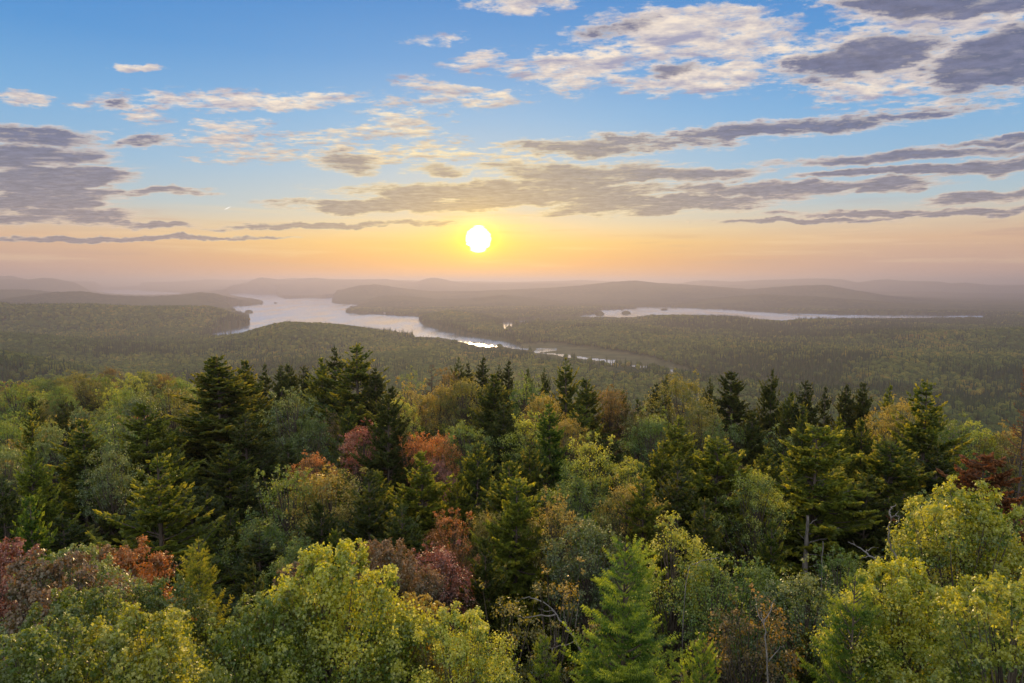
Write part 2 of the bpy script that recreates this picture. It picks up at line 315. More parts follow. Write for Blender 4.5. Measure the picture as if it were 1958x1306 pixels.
def land(x, y):
    d = np.hypot(x, y) + 1e-6; az_ = np.degrees(np.arctan2(x, y))
    base = 7 + 9 * fbm(x / 900, y / 900, 4, 3) + 16 * np.clip((d - 12000) / 12000, 0, 1)
    ppx, ppy = to_px(x, y, np.zeros_like(x))
    yc_ = np.interp(ppx, [960, 1050, 1100, 1180, 1260, 1350, 1500, 1600, 1700, 1800, 1960], [664, 672, 681, 692, 704, 722, 738, 745, 756, 762, 772])
    away = np.maximum(sst(np.abs(ppy - yc_), 12, 45), sst(950 - ppx, 0, 120)) * sst(ppy, 612, 640) * (d > 850)
    base = base + away * 70 * np.clip(fbm(x / 1000, y / 1300, 3, 31) + .04, 0, 1)
    h = base
    front = np.abs(az_) < 75
    tanx = np.tan(np.radians(np.clip(az_, -60, 60))) * CP
    # azimuth -> px column at horizon level
    pxc = 979 + F * np.tan(np.radians(np.clip(az_, -60, 60))) / (CP + ((653 - Y0) / F) * SP)
    for i, (Dr, wf, wb, line) in enumerate(RIDGES):
        a = np.array(line, float)
        yv = np.interp(pxc, a[:, 0], a[:, 1])
        rx, ry, rz = ray(pxc, yv)
        zc = CAMZ + rz / np.hypot(rx, ry) * Dr
        jit = Dr * (1 + .05 * fbm(az_ / 3.0, az_ * 0 + i * 7.3, 2, 11 + i))
        t = (d - jit)
        prof = np.where(t < 0, np.clip(1 + t / wf, 0, 1), np.clip(1 - t / wb, 0, 1))
        prof = prof * prof * (3 - 2 * prof)
        rough = fbm(x / (Dr * .045), y / (Dr * .045), 4, 21 + i) * .28 * np.clip(zc, 0, 200) * prof * (1 - prof) * 3
        h = np.maximum(h, base + (zc - base - 15) * prof + rough)
    h = np.where(front, h, base + 10 + 60 * (fbm(x / 4000, y / 4000, 3, 9) + .5) * sst(d, 2500, 7000))
    # the mountain under the camera
    e = ridge_edge(az_)
    top = CAMZ - 16.0 - .06 * np.minimum(d, 80) - np.interp(az_, [-60, -14, -6, 60], [.078, .078, .02, .035]) * np.clip(d - 50, 0, None) + 1.2 * fbm(x / 14, y / 14, 3, 5)
    top = top - .62 * np.clip(d - e, 0, 300) - .30 * np.clip(d - e - 300, 0, None)
    h = np.where(d < 1100, np.maximum(h * sst(d, 400, 850) + 12 * (1 - sst(d, 400, 850)), top), h)
    return h
def height(x, y):
    h = land(x, y)
    w = water_mask(x, y)
    d = np.hypot(x, y)
    md_ = meadow(x, y)
    h = np.where(md_ > .5, np.minimum(h, 1.5), h)
    h = np.where(w, -9.0, np.maximum(h, 1.2))
    for ix, iy, rx_, ry_, hh in ISLANDS:
        px, py = to_px(x, y, np.zeros_like(x))
        q = ((px - ix) / rx_) ** 2 + ((py - iy) / ry_) ** 2
        h = np.where((q < 1) & (y > 0), 2.0 + np.sqrt(np.clip(1 - q, 0, 1)) * (hh * 2.0 + 3), h)
    return h, w
fine = np.arange(-43, 43.001, .07)
outer = np.arange(46, 314.1, 4.0)
AZ = np.radians(np.concatenate([fine, outer]))
def geo(a, b, r): return list(np.exp(np.arange(math.log(a), math.log(b), math.log(r))))
RAD = np.array([1.5] + geo(3, 230, 1.06) + geo(230, 750, 1.03) + geo(750, 15500, 1.0082) + geo(15500, 70000, 1.03) + [70000])
aa, rr = np.meshgrid(AZ, RAD)
X = (rr * np.sin(aa)).ravel(); Y = (rr * np.cos(aa)).ravel()
Z, WM = height(X, Y)
# unresolved canopy roughness on the far land
can = (rr.ravel() > 3600) & ~WM & (Z > 1.5)
Z = Z + np.where(can, 9 + 16 * np.abs(fbm(X / 45, Y / 45, 2, 61)) , 0)
na, nr = len(AZ), len(RAD)
i0 = (np.arange(nr - 1)[:, None] * na + np.arange(na)[None, :]); i1 = (np.arange(nr - 1)[:, None] * na + (np.arange(na)[None, :] + 1) % na)
FQ = np.stack([i0, i1, i1 + na, i0 + na], -1).reshape(-1, 4)
V = np.stack([X, Y, Z], 1)
V = np.vstack([V, [[0, 0, float(CAMZ - 16.0)]]])
md = meadow(X, Y)
mat_land, T, mo = new_mat('forested_land')
pos = T.add('ShaderNodeNewGeometry', out=None).outputs['Position']
na_ = T.noise(pos, .0016, 5, .6); nb_ = T.noise(pos, .03, 3, .6)
cland = T.mix(T.mr(na_, .42, .6), (.028, .045, .020), (.075, .085, .030))
cland = T.mix(T.mr(nb_, .45, .65), cland, (.09, .085, .035))
mdn = T.add('ShaderNodeAttribute', out='Fac', attribute_name='meadow')
cland = T.mix(mdn, cland, T.mix(T.mr(T.noise(pos, .02, 3), .4, .6), (.10, .10, .045), (.15, .135, .065)))
nearf = T.mr(T.v('LENGTH', pos, out=1), 500, 330)
T.l.new(T.add('ShaderNodeBsdfDiffuse', {'Color': cland}), mo.inputs[0])
me = mesh_np('ground', V, FQ, [mat_land], True, {'meadow': np.append(md, 0)})
ground = tag(link('ground', me), kind='structure')

# water sheet
mat_w, T, mo = new_mat('lake_water')
pos = T.add('ShaderNodeNewGeometry', out=None).outputs['Position']
wv = T.add('ShaderNodeMapping', {'Vector': pos, 'Scale': (.006, .0016, .01)}, vector_type='POINT')
wn = T.noise(wv, 1.0, 5, .6)
bn = T.noise(T.add('ShaderNodeMapping', {'Vector': pos, 'Scale': (.05, .025, .05)}, vector_type='POINT'), 1.0, 4, .6)
bump = T.add('ShaderNodeBump', {'Strength': .05, 'Distance': .6, 'Height': bn})
rgh = T.mr(wn, .38, .62, .15, .27)
ps = T.n.new('ShaderNodeBsdfPrincipled')
ps.inputs['Base Color'].default_value = (.02, .03, .035, 1); ps.inputs['IOR'].default_value = 1.45
T.l.new(rgh, ps.inputs['Roughness']); T.l.new(bump, ps.inputs['Normal'])
gw = T.n.new('ShaderNodeBsdfGlossy'); gw.inputs['Color'].default_value = (.96, .97, 1, 1); T.l.new(rgh, gw.inputs['Roughness'])
fr = T.add('ShaderNodeFresnel', {'IOR': 1.33}); fw = T.m('ADD', T.m('MULTIPLY', fr, 1.2), .30, clamp=True)
T.l.new(T.add('ShaderNodeMixShader', [fw, ps.outputs[0], gw.outputs[0]]), mo.inputs[0])
wa = np.radians(np.arange(0, 360, 6)); wr = [700, 3000, 8000, 20000, 40000]
WV = np.array([[r_ * math.sin(a), r_ * math.cos(a), 0] for r_ in wr for a in wa]); k = len(wa)
WF = np.array([[j * k + i, j * k + (i + 1) % k, (j + 1) * k + (i + 1) % k, (j + 1) * k + i] for j in range(len(wr) - 1) for i in range(k)])
tag(link('lake_water', mesh_np('lake_water', WV, WF, [mat_w])), kind='structure')

# haze: one closed box of even air
mat_h, T, mo = new_mat('haze_air')
vol = T.n.new('ShaderNodeVolumePrincipled')
vol.inputs['Color'].default_value = (.33, .335, .47, 1)
vol.inputs['Density'].default_value = 1.35e-4
vol.inputs['Anisotropy'].default_value = .46
T.l.new(vol.outputs[0], mo.inputs['Volume'])
hx, z0, z1 = 71500, -10.0, float(Z.max()) + 2.0
print('top', z1)
HV = np.array([[sx * hx, sy * hx, z] for z in (z0, z1) for sx, sy in ((-1, -1), (1, -1), (1, 1), (-1, 1))])
HF = np.array([[3, 2, 1, 0], [4, 5, 6, 7], [0, 1, 5, 4], [1, 2, 6, 5], [2, 3, 7, 6], [3, 0, 4, 7]])
tag(link('haze', mesh_np('haze', HV, HF, [mat_h])), kind='stuff')

# ------------------------------------------------------------ the far wood (nobody could count it): two objects of kind stuff
mat_ff, T, mo = new_mat('far_foliage')
tint = T.add('ShaderNodeAttribute', out='Color', attribute_name='tint', attribute_type='INSTANCER')
pos = T.add('ShaderNodeNewGeometry', out=None).outputs['Position']
cf = T.mix(T.mr(T.noise(pos, .8, 3, .7), .35, .65), T.mix(1.0, tint, (.74, .76, .7), 'MULTIPLY'), T.mix(1.0, tint, (1.2, 1.18, 1.08), 'MULTIPLY'))
sh = T.add('ShaderNodeMixShader', [.28, T.add('ShaderNodeBsdfDiffuse', {'Color': cf}), T.add('ShaderNodeBsdfTranslucent', {'Color': T.mix(1.0, cf, (1.5, 1.35, .8), 'MULTIPLY')})])
T.l.new(sh, mo.inputs[0])

def scatter_object(name, pts, scl, rot, tints, conifer):
    me = bpy.data.meshes.new(name)
    me.vertices.add(len(pts)); me.vertices.foreach_set('co', np.ascontiguousarray(pts, dtype=np.float32).ravel())
    a = me.attributes.new('scl', 'FLOAT_VECTOR', 'POINT'); a.data.foreach_set('vector', np.ascontiguousarray(scl, dtype=np.float32).ravel())
    a = me.attributes.new('rotz', 'FLOAT', 'POINT'); a.data.foreach_set('value', rot.astype(np.float32))
    t4 = np.ones((len(pts), 4), np.float32); t4[:, :3] = tints
    a = me.attributes.new('tint', 'FLOAT_COLOR', 'POINT'); a.data.foreach_set('color', t4.ravel())
    me.update()
    o = link(name, me)
    g = bpy.data.node_groups.new(name, 'GeometryNodeTree')
    g.interface.new_socket('Geometry', in_out='INPUT', socket_type='NodeSocketGeometry')
    g.interface.new_socket('Geometry', in_out='OUTPUT', socket_type='NodeSocketGeometry')
    G = NT(g)
    gi = G.add('NodeGroupInput'); go = G.add('NodeGroupOutput', out=None)
    mp = G.add('GeometryNodeMeshToPoints', {'Mesh': gi})
    joins = []
    for k in range(3):
        ps_ = G.add('GeometryNodeInputPosition')
        if conifer:
            c = G.add('GeometryNodeMeshCone', {'Vertices': 9, 'Side Segments': 7, 'Radius Top': .02, 'Radius Bottom': 1.0, 'Depth': 1.0})
            nz = G.add('ShaderNodeTexNoise', {'Vector': G.v('ADD', G.v('MULTIPLY', ps_, (2.2, 2.2, 9.0)), (k * 7.1, 3, 1)), 'Scale': 1.0, 'Detail': 2.0}, out=0)
            s_ = G.m('ADD', G.m('MULTIPLY', nz, 2.0), -.25)
            sp_ = G.add('ShaderNodeSeparateXYZ', [ps_], out=None)
            np_ = G.add('ShaderNodeCombineXYZ', [G.m('MULTIPLY', sp_.outputs[0], s_), G.m('MULTIPLY', sp_.outputs[1], s_), sp_.outputs[2]])
        else:
            c = G.add('GeometryNodeMeshIcoSphere', {'Radius': 1.0, 'Subdivisions': 3})
            nz = G.add('ShaderNodeTexNoise', {'Vector': G.v('ADD', ps_, (k * 7.1, 3, 1)), 'Scale': 1.9, 'Detail': 3.0, 'Roughness': .75}, out=0)
            sc_ = G.v('SCALE', ps_); G.l.new(G.m('ADD', G.m('MULTIPLY', nz, 1.9), .05), sc_.node.inputs['Scale'])
            np_ = G.v('ADD', G.v('MULTIPLY', sc_, (1, 1, .36)), (0, 0, .5))
        sp = G.add('GeometryNodeSetPosition', {'Geometry': c, 'Position': np_})
        sm = G.add('GeometryNodeSetMaterial', {'Geometry': sp, 'Material': mat_ff})
        joins.append(sm)
    inst = G.n.new('GeometryNodeGeometryToInstance')
    for j in reversed(joins): G.l.new(j, inst.inputs[0])
    sclv = G.add('GeometryNodeInputNamedAttribute', {'Name': 'scl'}, data_type='FLOAT_VECTOR')
    rz = G.add('GeometryNodeInputNamedAttribute', {'Name': 'rotz'}, data_type='FLOAT')
    ri = G.add('FunctionNodeRandomValue', out=2, data_type='INT')
    ri.node.inputs[4].default_value = 0; ri.node.inputs[5].default_value = 2
    ip = G.n.new('GeometryNodeInstanceOnPoints')
    G.l.new(mp, ip.inputs['Points']); G.l.new(inst.node.outputs[0] if hasattr(inst, 'node') else inst.outputs[0], ip.inputs['Instance'])
    ip.inputs['Pick Instance'].default_value = True
    G.l.new(ri, ip.inputs['Instance Index'])
    G.l.new(G.add('ShaderNodeCombineXYZ', [0.0, 0.0, rz]), ip.inputs['Rotation']); G.l.new(sclv, ip.inputs['Scale'])
    G.l.new(ip.outputs[0], go.inputs[0])
    md_ = o.modifiers.new('scatter', 'NODES'); md_.node_group = g
    return o

P_, S_ = [], []
d = 95.0
while d < 5300:
    s = float(np.interp(d, [95, 260, 700, 1500, 3000, 5200], [6.5, 8.5, 7.4, 8.2, 10.5, 16]))
    a = np.arange(-41, 41, math.degrees(s / d)); 
    a = a + rng.uniform(-.5, .5, len(a)) * math.degrees(s / d)
    dd = d + rng.uniform(-.5, .5, len(a)) * s
    P_.append(np.stack([dd * np.sin(np.radians(a)), dd * np.cos(np.radians(a))], 1)); S_.append(np.full(len(a), s))
    d += s
P_ = np.vstack(P_); S_ = np.concatenate(S_)
zz, wm = height(P_[:, 0], P_[:, 1])
z2, w2 = height(P_[:, 0], P_[:, 1] - 14)
keep = ~wm & ~w2 & (meadow(P_[:, 0], P_[:, 1]) < .5) & (rng.random(len(P_)) > .04)
shore = np.zeros(len(P_), bool)
for ox, oy in ((0, 60), (0, -60), (35, 0), (-35, 0)): shore |= water_mask(P_[:, 0] + ox, P_[:, 1] + oy)
tpx, tpy = [], []
blk = np.zeros(len(P_), bool)
for hh_ in (3, 6, 9, 12, 15, 18):
    qx, qy = to_px(P_[:, 0], P_[:, 1], zz + hh_)
    for poly in WATER[3:4] + WATER[5:] + [[(790, 606), (810, 622), (850, 632), (890, 641), (930, 648), (960, 652), (985, 658), (985, 662), (930, 663), (885, 656), (850, 648), (790, 640)], [(1020, 611), (1110, 603), (1140, 598), (1217, 588), (1400, 593), (1600, 601), (1880, 603), (1880, 607.5), (1600, 607), (1540, 607), (1500, 612), (1440, 608), (1380, 600), (1230, 601), (1220, 609), (1110, 610), (1030, 612.8)]]:
        blk |= inpoly(qx, qy + .6, poly)
keep &= ~(blk & (rng.random(len(P_)) > .04))
keep &= (np.hypot(P_[:, 0], P_[:, 1]) > ridge_edge(np.degrees(np.arctan2(P_[:, 0], P_[:, 1]))) + 22)
hid = (np.hypot(P_[:, 0], P_[:, 1]) > 260) & (np.hypot(P_[:, 0], P_[:, 1]) < 760) & (rng.random(len(P_)) > .35)
keep &= ~hid
P_, S_, zz, shore = P_[keep], S_[keep], zz[keep], shore[keep]
dist = np.hypot(P_[:, 0], P_[:, 1])
stand = fbm(P_[:, 0] / 260, P_[:, 1] / 260, 4, 77); hue = fbm(P_[:, 0] / 120, P_[:, 1] / 120, 3, 177); 
low = zz < 22
right = sst(P_[:, 0] / dist, .12, .35) * (zz < 60)
con = (rng.random(len(P_)) < np.clip(.20 + stand * 2.6 + .55 * shore + .22 * low + .3 * right, .04, .95)) | (rng.random(len(P_)) < .04)
n = len(P_); u = rng.random(n)
pal = np.array([(.085, .115, .045), (.130, .150, .052), (.185, .185, .058), (.260, .205, .065), (.220, .135, .060)])
pi = np.clip((u * 2.6 + hue * 4.5 + .15).astype(int), 0, 4)
tn = pal[pi] * np.array([1.0, 1.02, .72]) * rng.uniform(.8, 1.25, (n, 1))
tcn = np.array([(.045, .075, .032), (.070, .100, .038)])[(u > .6).astype(int)] * rng.uniform(.8, 1.2, (n, 1))
big = S_ / 8.2
r_b = rng.uniform(3.9, 6.2, n) * np.clip(big, .85, 2.2); h_b = rng.uniform(10, 15, n) * np.clip(big, .9, 1.25)
sb = np.stack([r_b, r_b, h_b], 1); pb = np.stack([P_[:, 0], P_[:, 1], zz - 3 + h_b * .15], 1)
r_c = rng.uniform(2.0, 3.3, n) * np.clip(big, .85, 2.0); h_c = rng.uniform(12, 21, n) * np.clip(big, .9, 1.2) * np.where(shore & (u > .5), 1.25, 1)
scn = np.stack([r_c, r_c, h_c], 1); pc = np.stack([P_[:, 0], P_[:, 1], zz - 1], 1)
rt = rng.uniform(0, 6.28, n)
tag(scatter_object('far_hardwood_forest', pb[~con], sb[~con], rt[~con], tn[~con], False), kind='stuff')
tag(scatter_object('far_conifer_forest', pc[con], scn[con], rt[con], tcn[con], True), kind='stuff')
print('far trees', n)

# ------------------------------------------------------------ foliage materials
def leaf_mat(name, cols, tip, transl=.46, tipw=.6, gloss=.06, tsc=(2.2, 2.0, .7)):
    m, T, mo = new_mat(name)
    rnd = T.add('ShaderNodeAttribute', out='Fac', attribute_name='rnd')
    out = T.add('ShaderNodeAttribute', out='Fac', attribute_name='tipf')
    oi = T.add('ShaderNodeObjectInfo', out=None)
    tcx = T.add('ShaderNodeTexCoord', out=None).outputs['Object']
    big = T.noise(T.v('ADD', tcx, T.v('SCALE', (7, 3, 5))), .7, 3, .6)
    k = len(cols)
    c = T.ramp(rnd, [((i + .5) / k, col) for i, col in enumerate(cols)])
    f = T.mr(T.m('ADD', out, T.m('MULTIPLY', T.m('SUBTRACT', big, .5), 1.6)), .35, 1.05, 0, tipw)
    c = T.mix(f, c, tip)  # outer tips: autumn tint, plus gold of sunlit tips put into the colour
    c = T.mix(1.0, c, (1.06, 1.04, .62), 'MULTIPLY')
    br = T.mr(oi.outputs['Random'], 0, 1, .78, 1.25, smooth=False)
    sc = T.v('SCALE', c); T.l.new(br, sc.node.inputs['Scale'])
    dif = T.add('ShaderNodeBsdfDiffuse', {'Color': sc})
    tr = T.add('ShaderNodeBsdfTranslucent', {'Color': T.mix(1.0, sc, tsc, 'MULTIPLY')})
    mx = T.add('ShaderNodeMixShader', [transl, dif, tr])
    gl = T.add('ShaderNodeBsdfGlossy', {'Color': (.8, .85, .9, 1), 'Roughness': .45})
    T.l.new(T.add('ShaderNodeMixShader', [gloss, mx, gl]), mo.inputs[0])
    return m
M = {
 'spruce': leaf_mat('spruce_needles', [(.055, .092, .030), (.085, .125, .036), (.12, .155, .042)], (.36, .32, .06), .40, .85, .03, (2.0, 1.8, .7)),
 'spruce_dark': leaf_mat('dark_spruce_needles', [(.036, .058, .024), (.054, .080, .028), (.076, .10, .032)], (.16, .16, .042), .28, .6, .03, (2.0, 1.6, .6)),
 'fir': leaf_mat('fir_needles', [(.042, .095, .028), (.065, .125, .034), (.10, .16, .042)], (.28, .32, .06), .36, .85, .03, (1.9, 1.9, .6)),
 'gold_spruce': leaf_mat('sunlit_spruce_needles', [(.085, .12, .034), (.125, .165, .040), (.17, .21, .048)], (.37, .35, .07), .42, .8, .03, (2.0, 1.8, .6)),  # lit copy of the spruce needles, sunlight put into the colours
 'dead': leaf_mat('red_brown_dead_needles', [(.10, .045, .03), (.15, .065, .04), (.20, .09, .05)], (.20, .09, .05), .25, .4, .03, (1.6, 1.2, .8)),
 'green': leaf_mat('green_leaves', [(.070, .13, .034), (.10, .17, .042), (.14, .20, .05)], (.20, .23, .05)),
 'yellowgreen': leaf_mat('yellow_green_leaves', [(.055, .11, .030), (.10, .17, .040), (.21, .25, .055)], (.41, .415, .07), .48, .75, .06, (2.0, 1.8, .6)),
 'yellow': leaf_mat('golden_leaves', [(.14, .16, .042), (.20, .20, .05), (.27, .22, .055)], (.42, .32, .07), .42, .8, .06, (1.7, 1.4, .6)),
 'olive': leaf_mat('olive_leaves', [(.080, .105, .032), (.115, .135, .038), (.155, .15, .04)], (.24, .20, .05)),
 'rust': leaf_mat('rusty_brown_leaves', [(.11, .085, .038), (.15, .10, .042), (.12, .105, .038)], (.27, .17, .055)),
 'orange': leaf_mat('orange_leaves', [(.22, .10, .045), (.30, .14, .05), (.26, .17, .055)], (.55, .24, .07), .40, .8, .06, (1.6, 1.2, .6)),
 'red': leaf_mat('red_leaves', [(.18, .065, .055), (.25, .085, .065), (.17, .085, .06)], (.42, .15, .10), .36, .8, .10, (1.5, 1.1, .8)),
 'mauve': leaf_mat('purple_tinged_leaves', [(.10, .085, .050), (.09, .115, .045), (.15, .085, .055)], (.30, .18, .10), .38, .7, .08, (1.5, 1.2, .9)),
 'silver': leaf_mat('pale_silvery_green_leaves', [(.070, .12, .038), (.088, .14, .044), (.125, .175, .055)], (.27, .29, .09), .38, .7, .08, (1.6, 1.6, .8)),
}
mat_bark, T, mo = new_mat('bark')
pos = T.add('ShaderNodeTexCoord', out=None).outputs['Object']
nb_ = T.noise(T.add('ShaderNodeMapping', {'Vector': pos, 'Scale': (9, 9, 2)}, vector_type='POINT'), 1.0, 4, .65)
T.l.new(T.add('ShaderNodeBsdfDiffuse', {'Color': T.ramp(nb_, [(.35, (.055, .045, .038)), (.65, (.17, .14, .12))])}), mo.inputs[0])
mat_snag, T, mo = new_mat('weathered_bare_wood')
pos = T.add('ShaderNodeTexCoord', out=None).outputs['Object']
nb_ = T.noise(T.add('ShaderNodeMapping', {'Vector': pos, 'Scale': (14, 14, 3)}, vector_type='POINT'), 1.0, 4, .65)
T.l.new(T.add('ShaderNodeBsdfDiffuse', {'Color': T.ramp(nb_, [(.35, (.13, .12, .12)), (.65, (.30, .275, .26))])}), mo.inputs[0])

# ------------------------------------------------------------ tree prototypes
def tubes(lines, sides=5):
    """lines: list of (pts (n,3), radii (n,)) -> V, F"""
    Vs, Fs, off = [], [], 0
    ang = np.arange(sides) * 2 * np.pi / sides
    for p, r in lines:
        p = np.asarray(p, float); r = np.asarray(r, float); n = len(p)
        t = np.gradient(p, axis=0); t /= np.linalg.norm(t, axis=1)[:, None] + 1e-9
        ref = np.where(np.abs(t[:, 2:3]) > .9, np.array([[1., 0, 0]]), np.array([[0, 0, 1.]]))
        a = np.cross(t, ref); a /= np.linalg.norm(a, axis=1)[:, None] + 1e-9; b = np.cross(t, a)
        ring = p[:, None, :] + (a[:, None, :] * np.cos(ang)[None, :, None] + b[:, None, :] * np.sin(ang)[None, :, None]) * r[:, None, None]
        Vs.append(ring.reshape(-1, 3))
        i, j = np.meshgrid(np.arange(n - 1), np.arange(sides), indexing='ij'); j2 = (j + 1) % sides
        Fs.append(np.stack([i * sides + j, i * sides + j2, (i + 1) * sides + j2, (i + 1) * sides + j], -1).reshape(-1, 4) + off); off += n * sides
    return np.vstack(Vs), np.vstack(Fs)
def unit(v): return v / (np.linalg.norm(v, axis=-1, keepdims=True) + 1e-9)
def curve(p0, p1, bulge, n=5):
    t = np.linspace(0, 1, n)[:, None]; m = (np.asarray(p0) + p1) / 2 + bulge
    return (1 - t) ** 2 * p0 + 2 * t * (1 - t) * m + t ** 2 * p1

def spruce(name, seed, H=13.0, R0=3.2, whorl=.42, per=6, dens=.92, kw=.075, comb=0, z0=.08, prof=.74, ascend=.55, twin=False, gaps=0.0, subs=2, bare=0.0, tipup=.30):
    g = np.random.default_rng(seed)
    lead = [(0, 0, H, 0.0)]
    if twin: lead = [(0, 0, H, 0.0), (.55, .1, H * .985, H * .72)]
    P0, Dr_, L_, A_, B_, TF = [], [], [], [], [], []
    bend = g.normal(0, .12, 2)
    for (ox, oy, top, zs) in lead:
        z = max(z0 * H, zs)
        while z < top - .12:
            t = (z - z0 * H) / (top - z0 * H) if zs == 0 else (z - zs) / (top - zs) * .28 + .72
            per_ = max(3, int(round(per * (1 - .35 * t))))
            for k in range(per_):
                if g.random() < gaps: continue
                a = g.uniform(0, 2 * np.pi)
                L = R0 * min(1.0, min(1.0, (1 - t) * 1.7) ** (prof * 1.15) + .02) * g.uniform(.58, 1.15) * (1 + .12 * math.sin(z * 2.3 + seed))
                if t < .12: L *= .75 + 2 * t
                L = max(L, .16) * (.62 if zs else 1)
                asc = -.22 + ascend * t ** 1.2 + g.normal(0, .06)
                P0.append((ox + bend[0] * t, oy + bend[1] * t, z + g.normal(0, .05))); Dr_.append((math.cos(a), math.sin(a), 0)); L_.append(L); A_.append(asc); B_.append(tipup * g.uniform(.6, 1.3)); TF.append(t)
            z += whorl * g.uniform(.75, 1.2) * (1 - .45 * t)
    P0, Dr_, L_, A_, B_, TF = map(np.array, (P0, Dr_, L_, A_, B_, TF))
    lines = []
    tr = np.linspace(0, 1, 9)
    lines.append((np.stack([bend[0] * tr, bend[1] * tr, tr * H], 1), .19 * (1 - tr) ** .8 * H / 13 + .012))
    if twin: lines.append((curve(np.array([0, 0, H * .66]), np.array([.6, .1, H * .985]), np.array([.3, 0, -.3])), np.linspace(.07, .012, 5)))
    def pt(i, s): return P0[i] + Dr_[i] * (L_[i] * s)[:, None] + np.array([0, 0, 1.]) * (L_[i] * (A_[i] * s + B_[i] * s * s))[:, None]
    for i in range(len(L_)):
        s = np.linspace(0, .92, 4)
        lines.append((pt(np.full(4, i), s), np.linspace(.012 + .012 * L_[i], .005, 4)))
    # dead bare stubs under the crown
    for k in range(int(14 + bare * 26)):
        a = g.uniform(0, 6.28); zb = g.uniform(.03, z0 + .08) * H; L = g.uniform(.4, 1.5)
        d_ = np.array([math.cos(a), math.sin(a), g.uniform(-.25, .15)])
        lines.append((curve(np.array([0, 0, zb]), np.array([0, 0, zb]) + d_ * L, np.array([0, 0, .1])), np.linspace(.018, .004, 5)))
        if L > .8:
            q = np.array([0, 0, zb]) + d_ * L * .6
            lines.append((curve(q, q + np.array([math.cos(a + .8), math.sin(a + .8), .05]) * L * .4, np.zeros(3), 3), np.linspace(.009, .003, 3)))
    # twigs
    ii, ss = [], []
    for i, L in enumerate(L_):
        k = max(3, int(L / .115 * dens)); s = (np.arange(k) + g.uniform(0, 1, k)) / k * .88 + .12
        if bare: s = s[s > bare * .6]
        ii.append(np.full(len(s), i)); ss.append(s)
    ii = np.concatenate(ii); ss = np.concatenate(ss)
    base = pt(ii, ss); tan = unit(pt(ii, ss + .03) - base); up = np.array([0, 0, 1.])
    side = unit(np.cross(tan, up)); nrm = np.cross(side, tan)
    St, En = [], []; Tp = []
    for sg in (-1, 1):
        th = np.radians(g.uniform(38, 68, len(ii)))[:, None]
        dv = unit(tan * np.cos(th) + side * sg * np.sin(th) + nrm * g.normal(0.0, .18, (len(ii), 1)))
        ln = (np.minimum(.95, .40 * L_[ii] * (1 - ss) + .13) * g.uniform(.6, 1.15, len(ii)))[:, None]
        e = base + dv * ln + up * (ln ** 2) * -.10
        St.append(base); En.append(e); Tp.append(ss)
        big = (ln[:, 0] > .24)
        for q in range(subs):
            for s2 in (-1, 1):
                f = g.uniform(.2, .85, (len(ii), 1)); b2 = base + (e - base) * f
                sd = unit(np.cross(dv, up)) * s2
                d2 = unit(dv * .75 + sd * .65 + up * g.normal(.02, .16, (len(ii), 1)))
                l2 = (ln * .5 * (1 - f) + .09) * g.uniform(.7, 1.2, (len(ii), 1))
                St.append(b2[big]); En.append((b2 + d2 * l2)[big]); Tp.append(ss[big])
    idx = np.arange(len(L_)); tip = pt(idx, np.ones(len(idx))); St.append(pt(idx, np.full(len(idx), .85))); En.append(tip + unit(tip - pt(idx, np.full(len(idx), .9))) * .10); Tp.append(np.ones(len(idx)))
    # leader
    for (ox, oy, top, zs) in lead:
        St.append(np.array([[ox + bend[0], oy + bend[1], top - .5]])); En.append(np.array([[ox + bend[0], oy + bend[1], top + .15]])); Tp.append(np.ones(1))
    S = np.vstack(St); Eb = np.vstack(En); tp = np.concatenate(Tp); n = len(S)
    ax = Eb - S; ln = np.linalg.norm(ax, axis=1, keepdims=True); d_ = ax / (ln + 1e-9)
    s1 = unit(np.cross(d_, up + g.normal(0, .35, (n, 3)))); s2 = np.cross(s1, d_)
    rnd = g.random(n); tf = np.clip(tp * .75 + g.normal(0, .12, n), 0, 1)
    Vs, Fs, Rn, Tf = [], [], [], []; off = 0
    if comb == 0:
        for sv, w in ((s1, kw), (s2, kw * .75)):
            ww = np.minimum(w, ln * .45) * g.uniform(.8, 1.25, (n, 1))
            v = np.stack([S, S + ax * .45 + sv * ww, Eb, S + ax * .45 - sv * ww], 1).reshape(-1, 3)
            Vs.append(v); Fs.append(np.arange(n * 4).reshape(-1, 4) + off); off += n * 4; Rn.append(np.repeat(rnd, 4)); Tf.append(np.repeat(tf, 4))
    else:
        for c in range(comb):
            ph = g.uniform(0, np.pi, (n, 1)); sv = s1 * np.cos(ph) + s2 * np.sin(ph)
            f0 = c / comb; c0 = S + ax * f0; c1 = S + ax * (f0 + .6 / comb); w = np.minimum(kw, ln * .5) * (1 - .35 * f0) * g.uniform(.75, 1.2, (n, 1))
            for sv_ in (sv, np.cross(sv, d_)):
                v = np.stack([c0, c0 + d_ * w * .9 + sv_ * w, c1, c0 + d_ * w * .9 - sv_ * w], 1).reshape(-1, 3)
                Vs.append(v); Fs.append(np.arange(n * 4).reshape(-1, 4) + off); off += n * 4; Rn.append(np.repeat(np.clip(rnd + g.normal(0, .12, n), 0, 1), 4)); Tf.append(np.repeat(tf, 4))
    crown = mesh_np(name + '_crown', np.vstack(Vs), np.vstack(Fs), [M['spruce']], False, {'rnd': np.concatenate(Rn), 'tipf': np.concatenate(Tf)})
    tv, tf_ = tubes(lines, 5)
    trunk = mesh_np(name + '_trunk', tv, tf_, [mat_bark], True)
    return dict(crown=crown, trunk=trunk, H=H, R=R0, nf=off // 4)

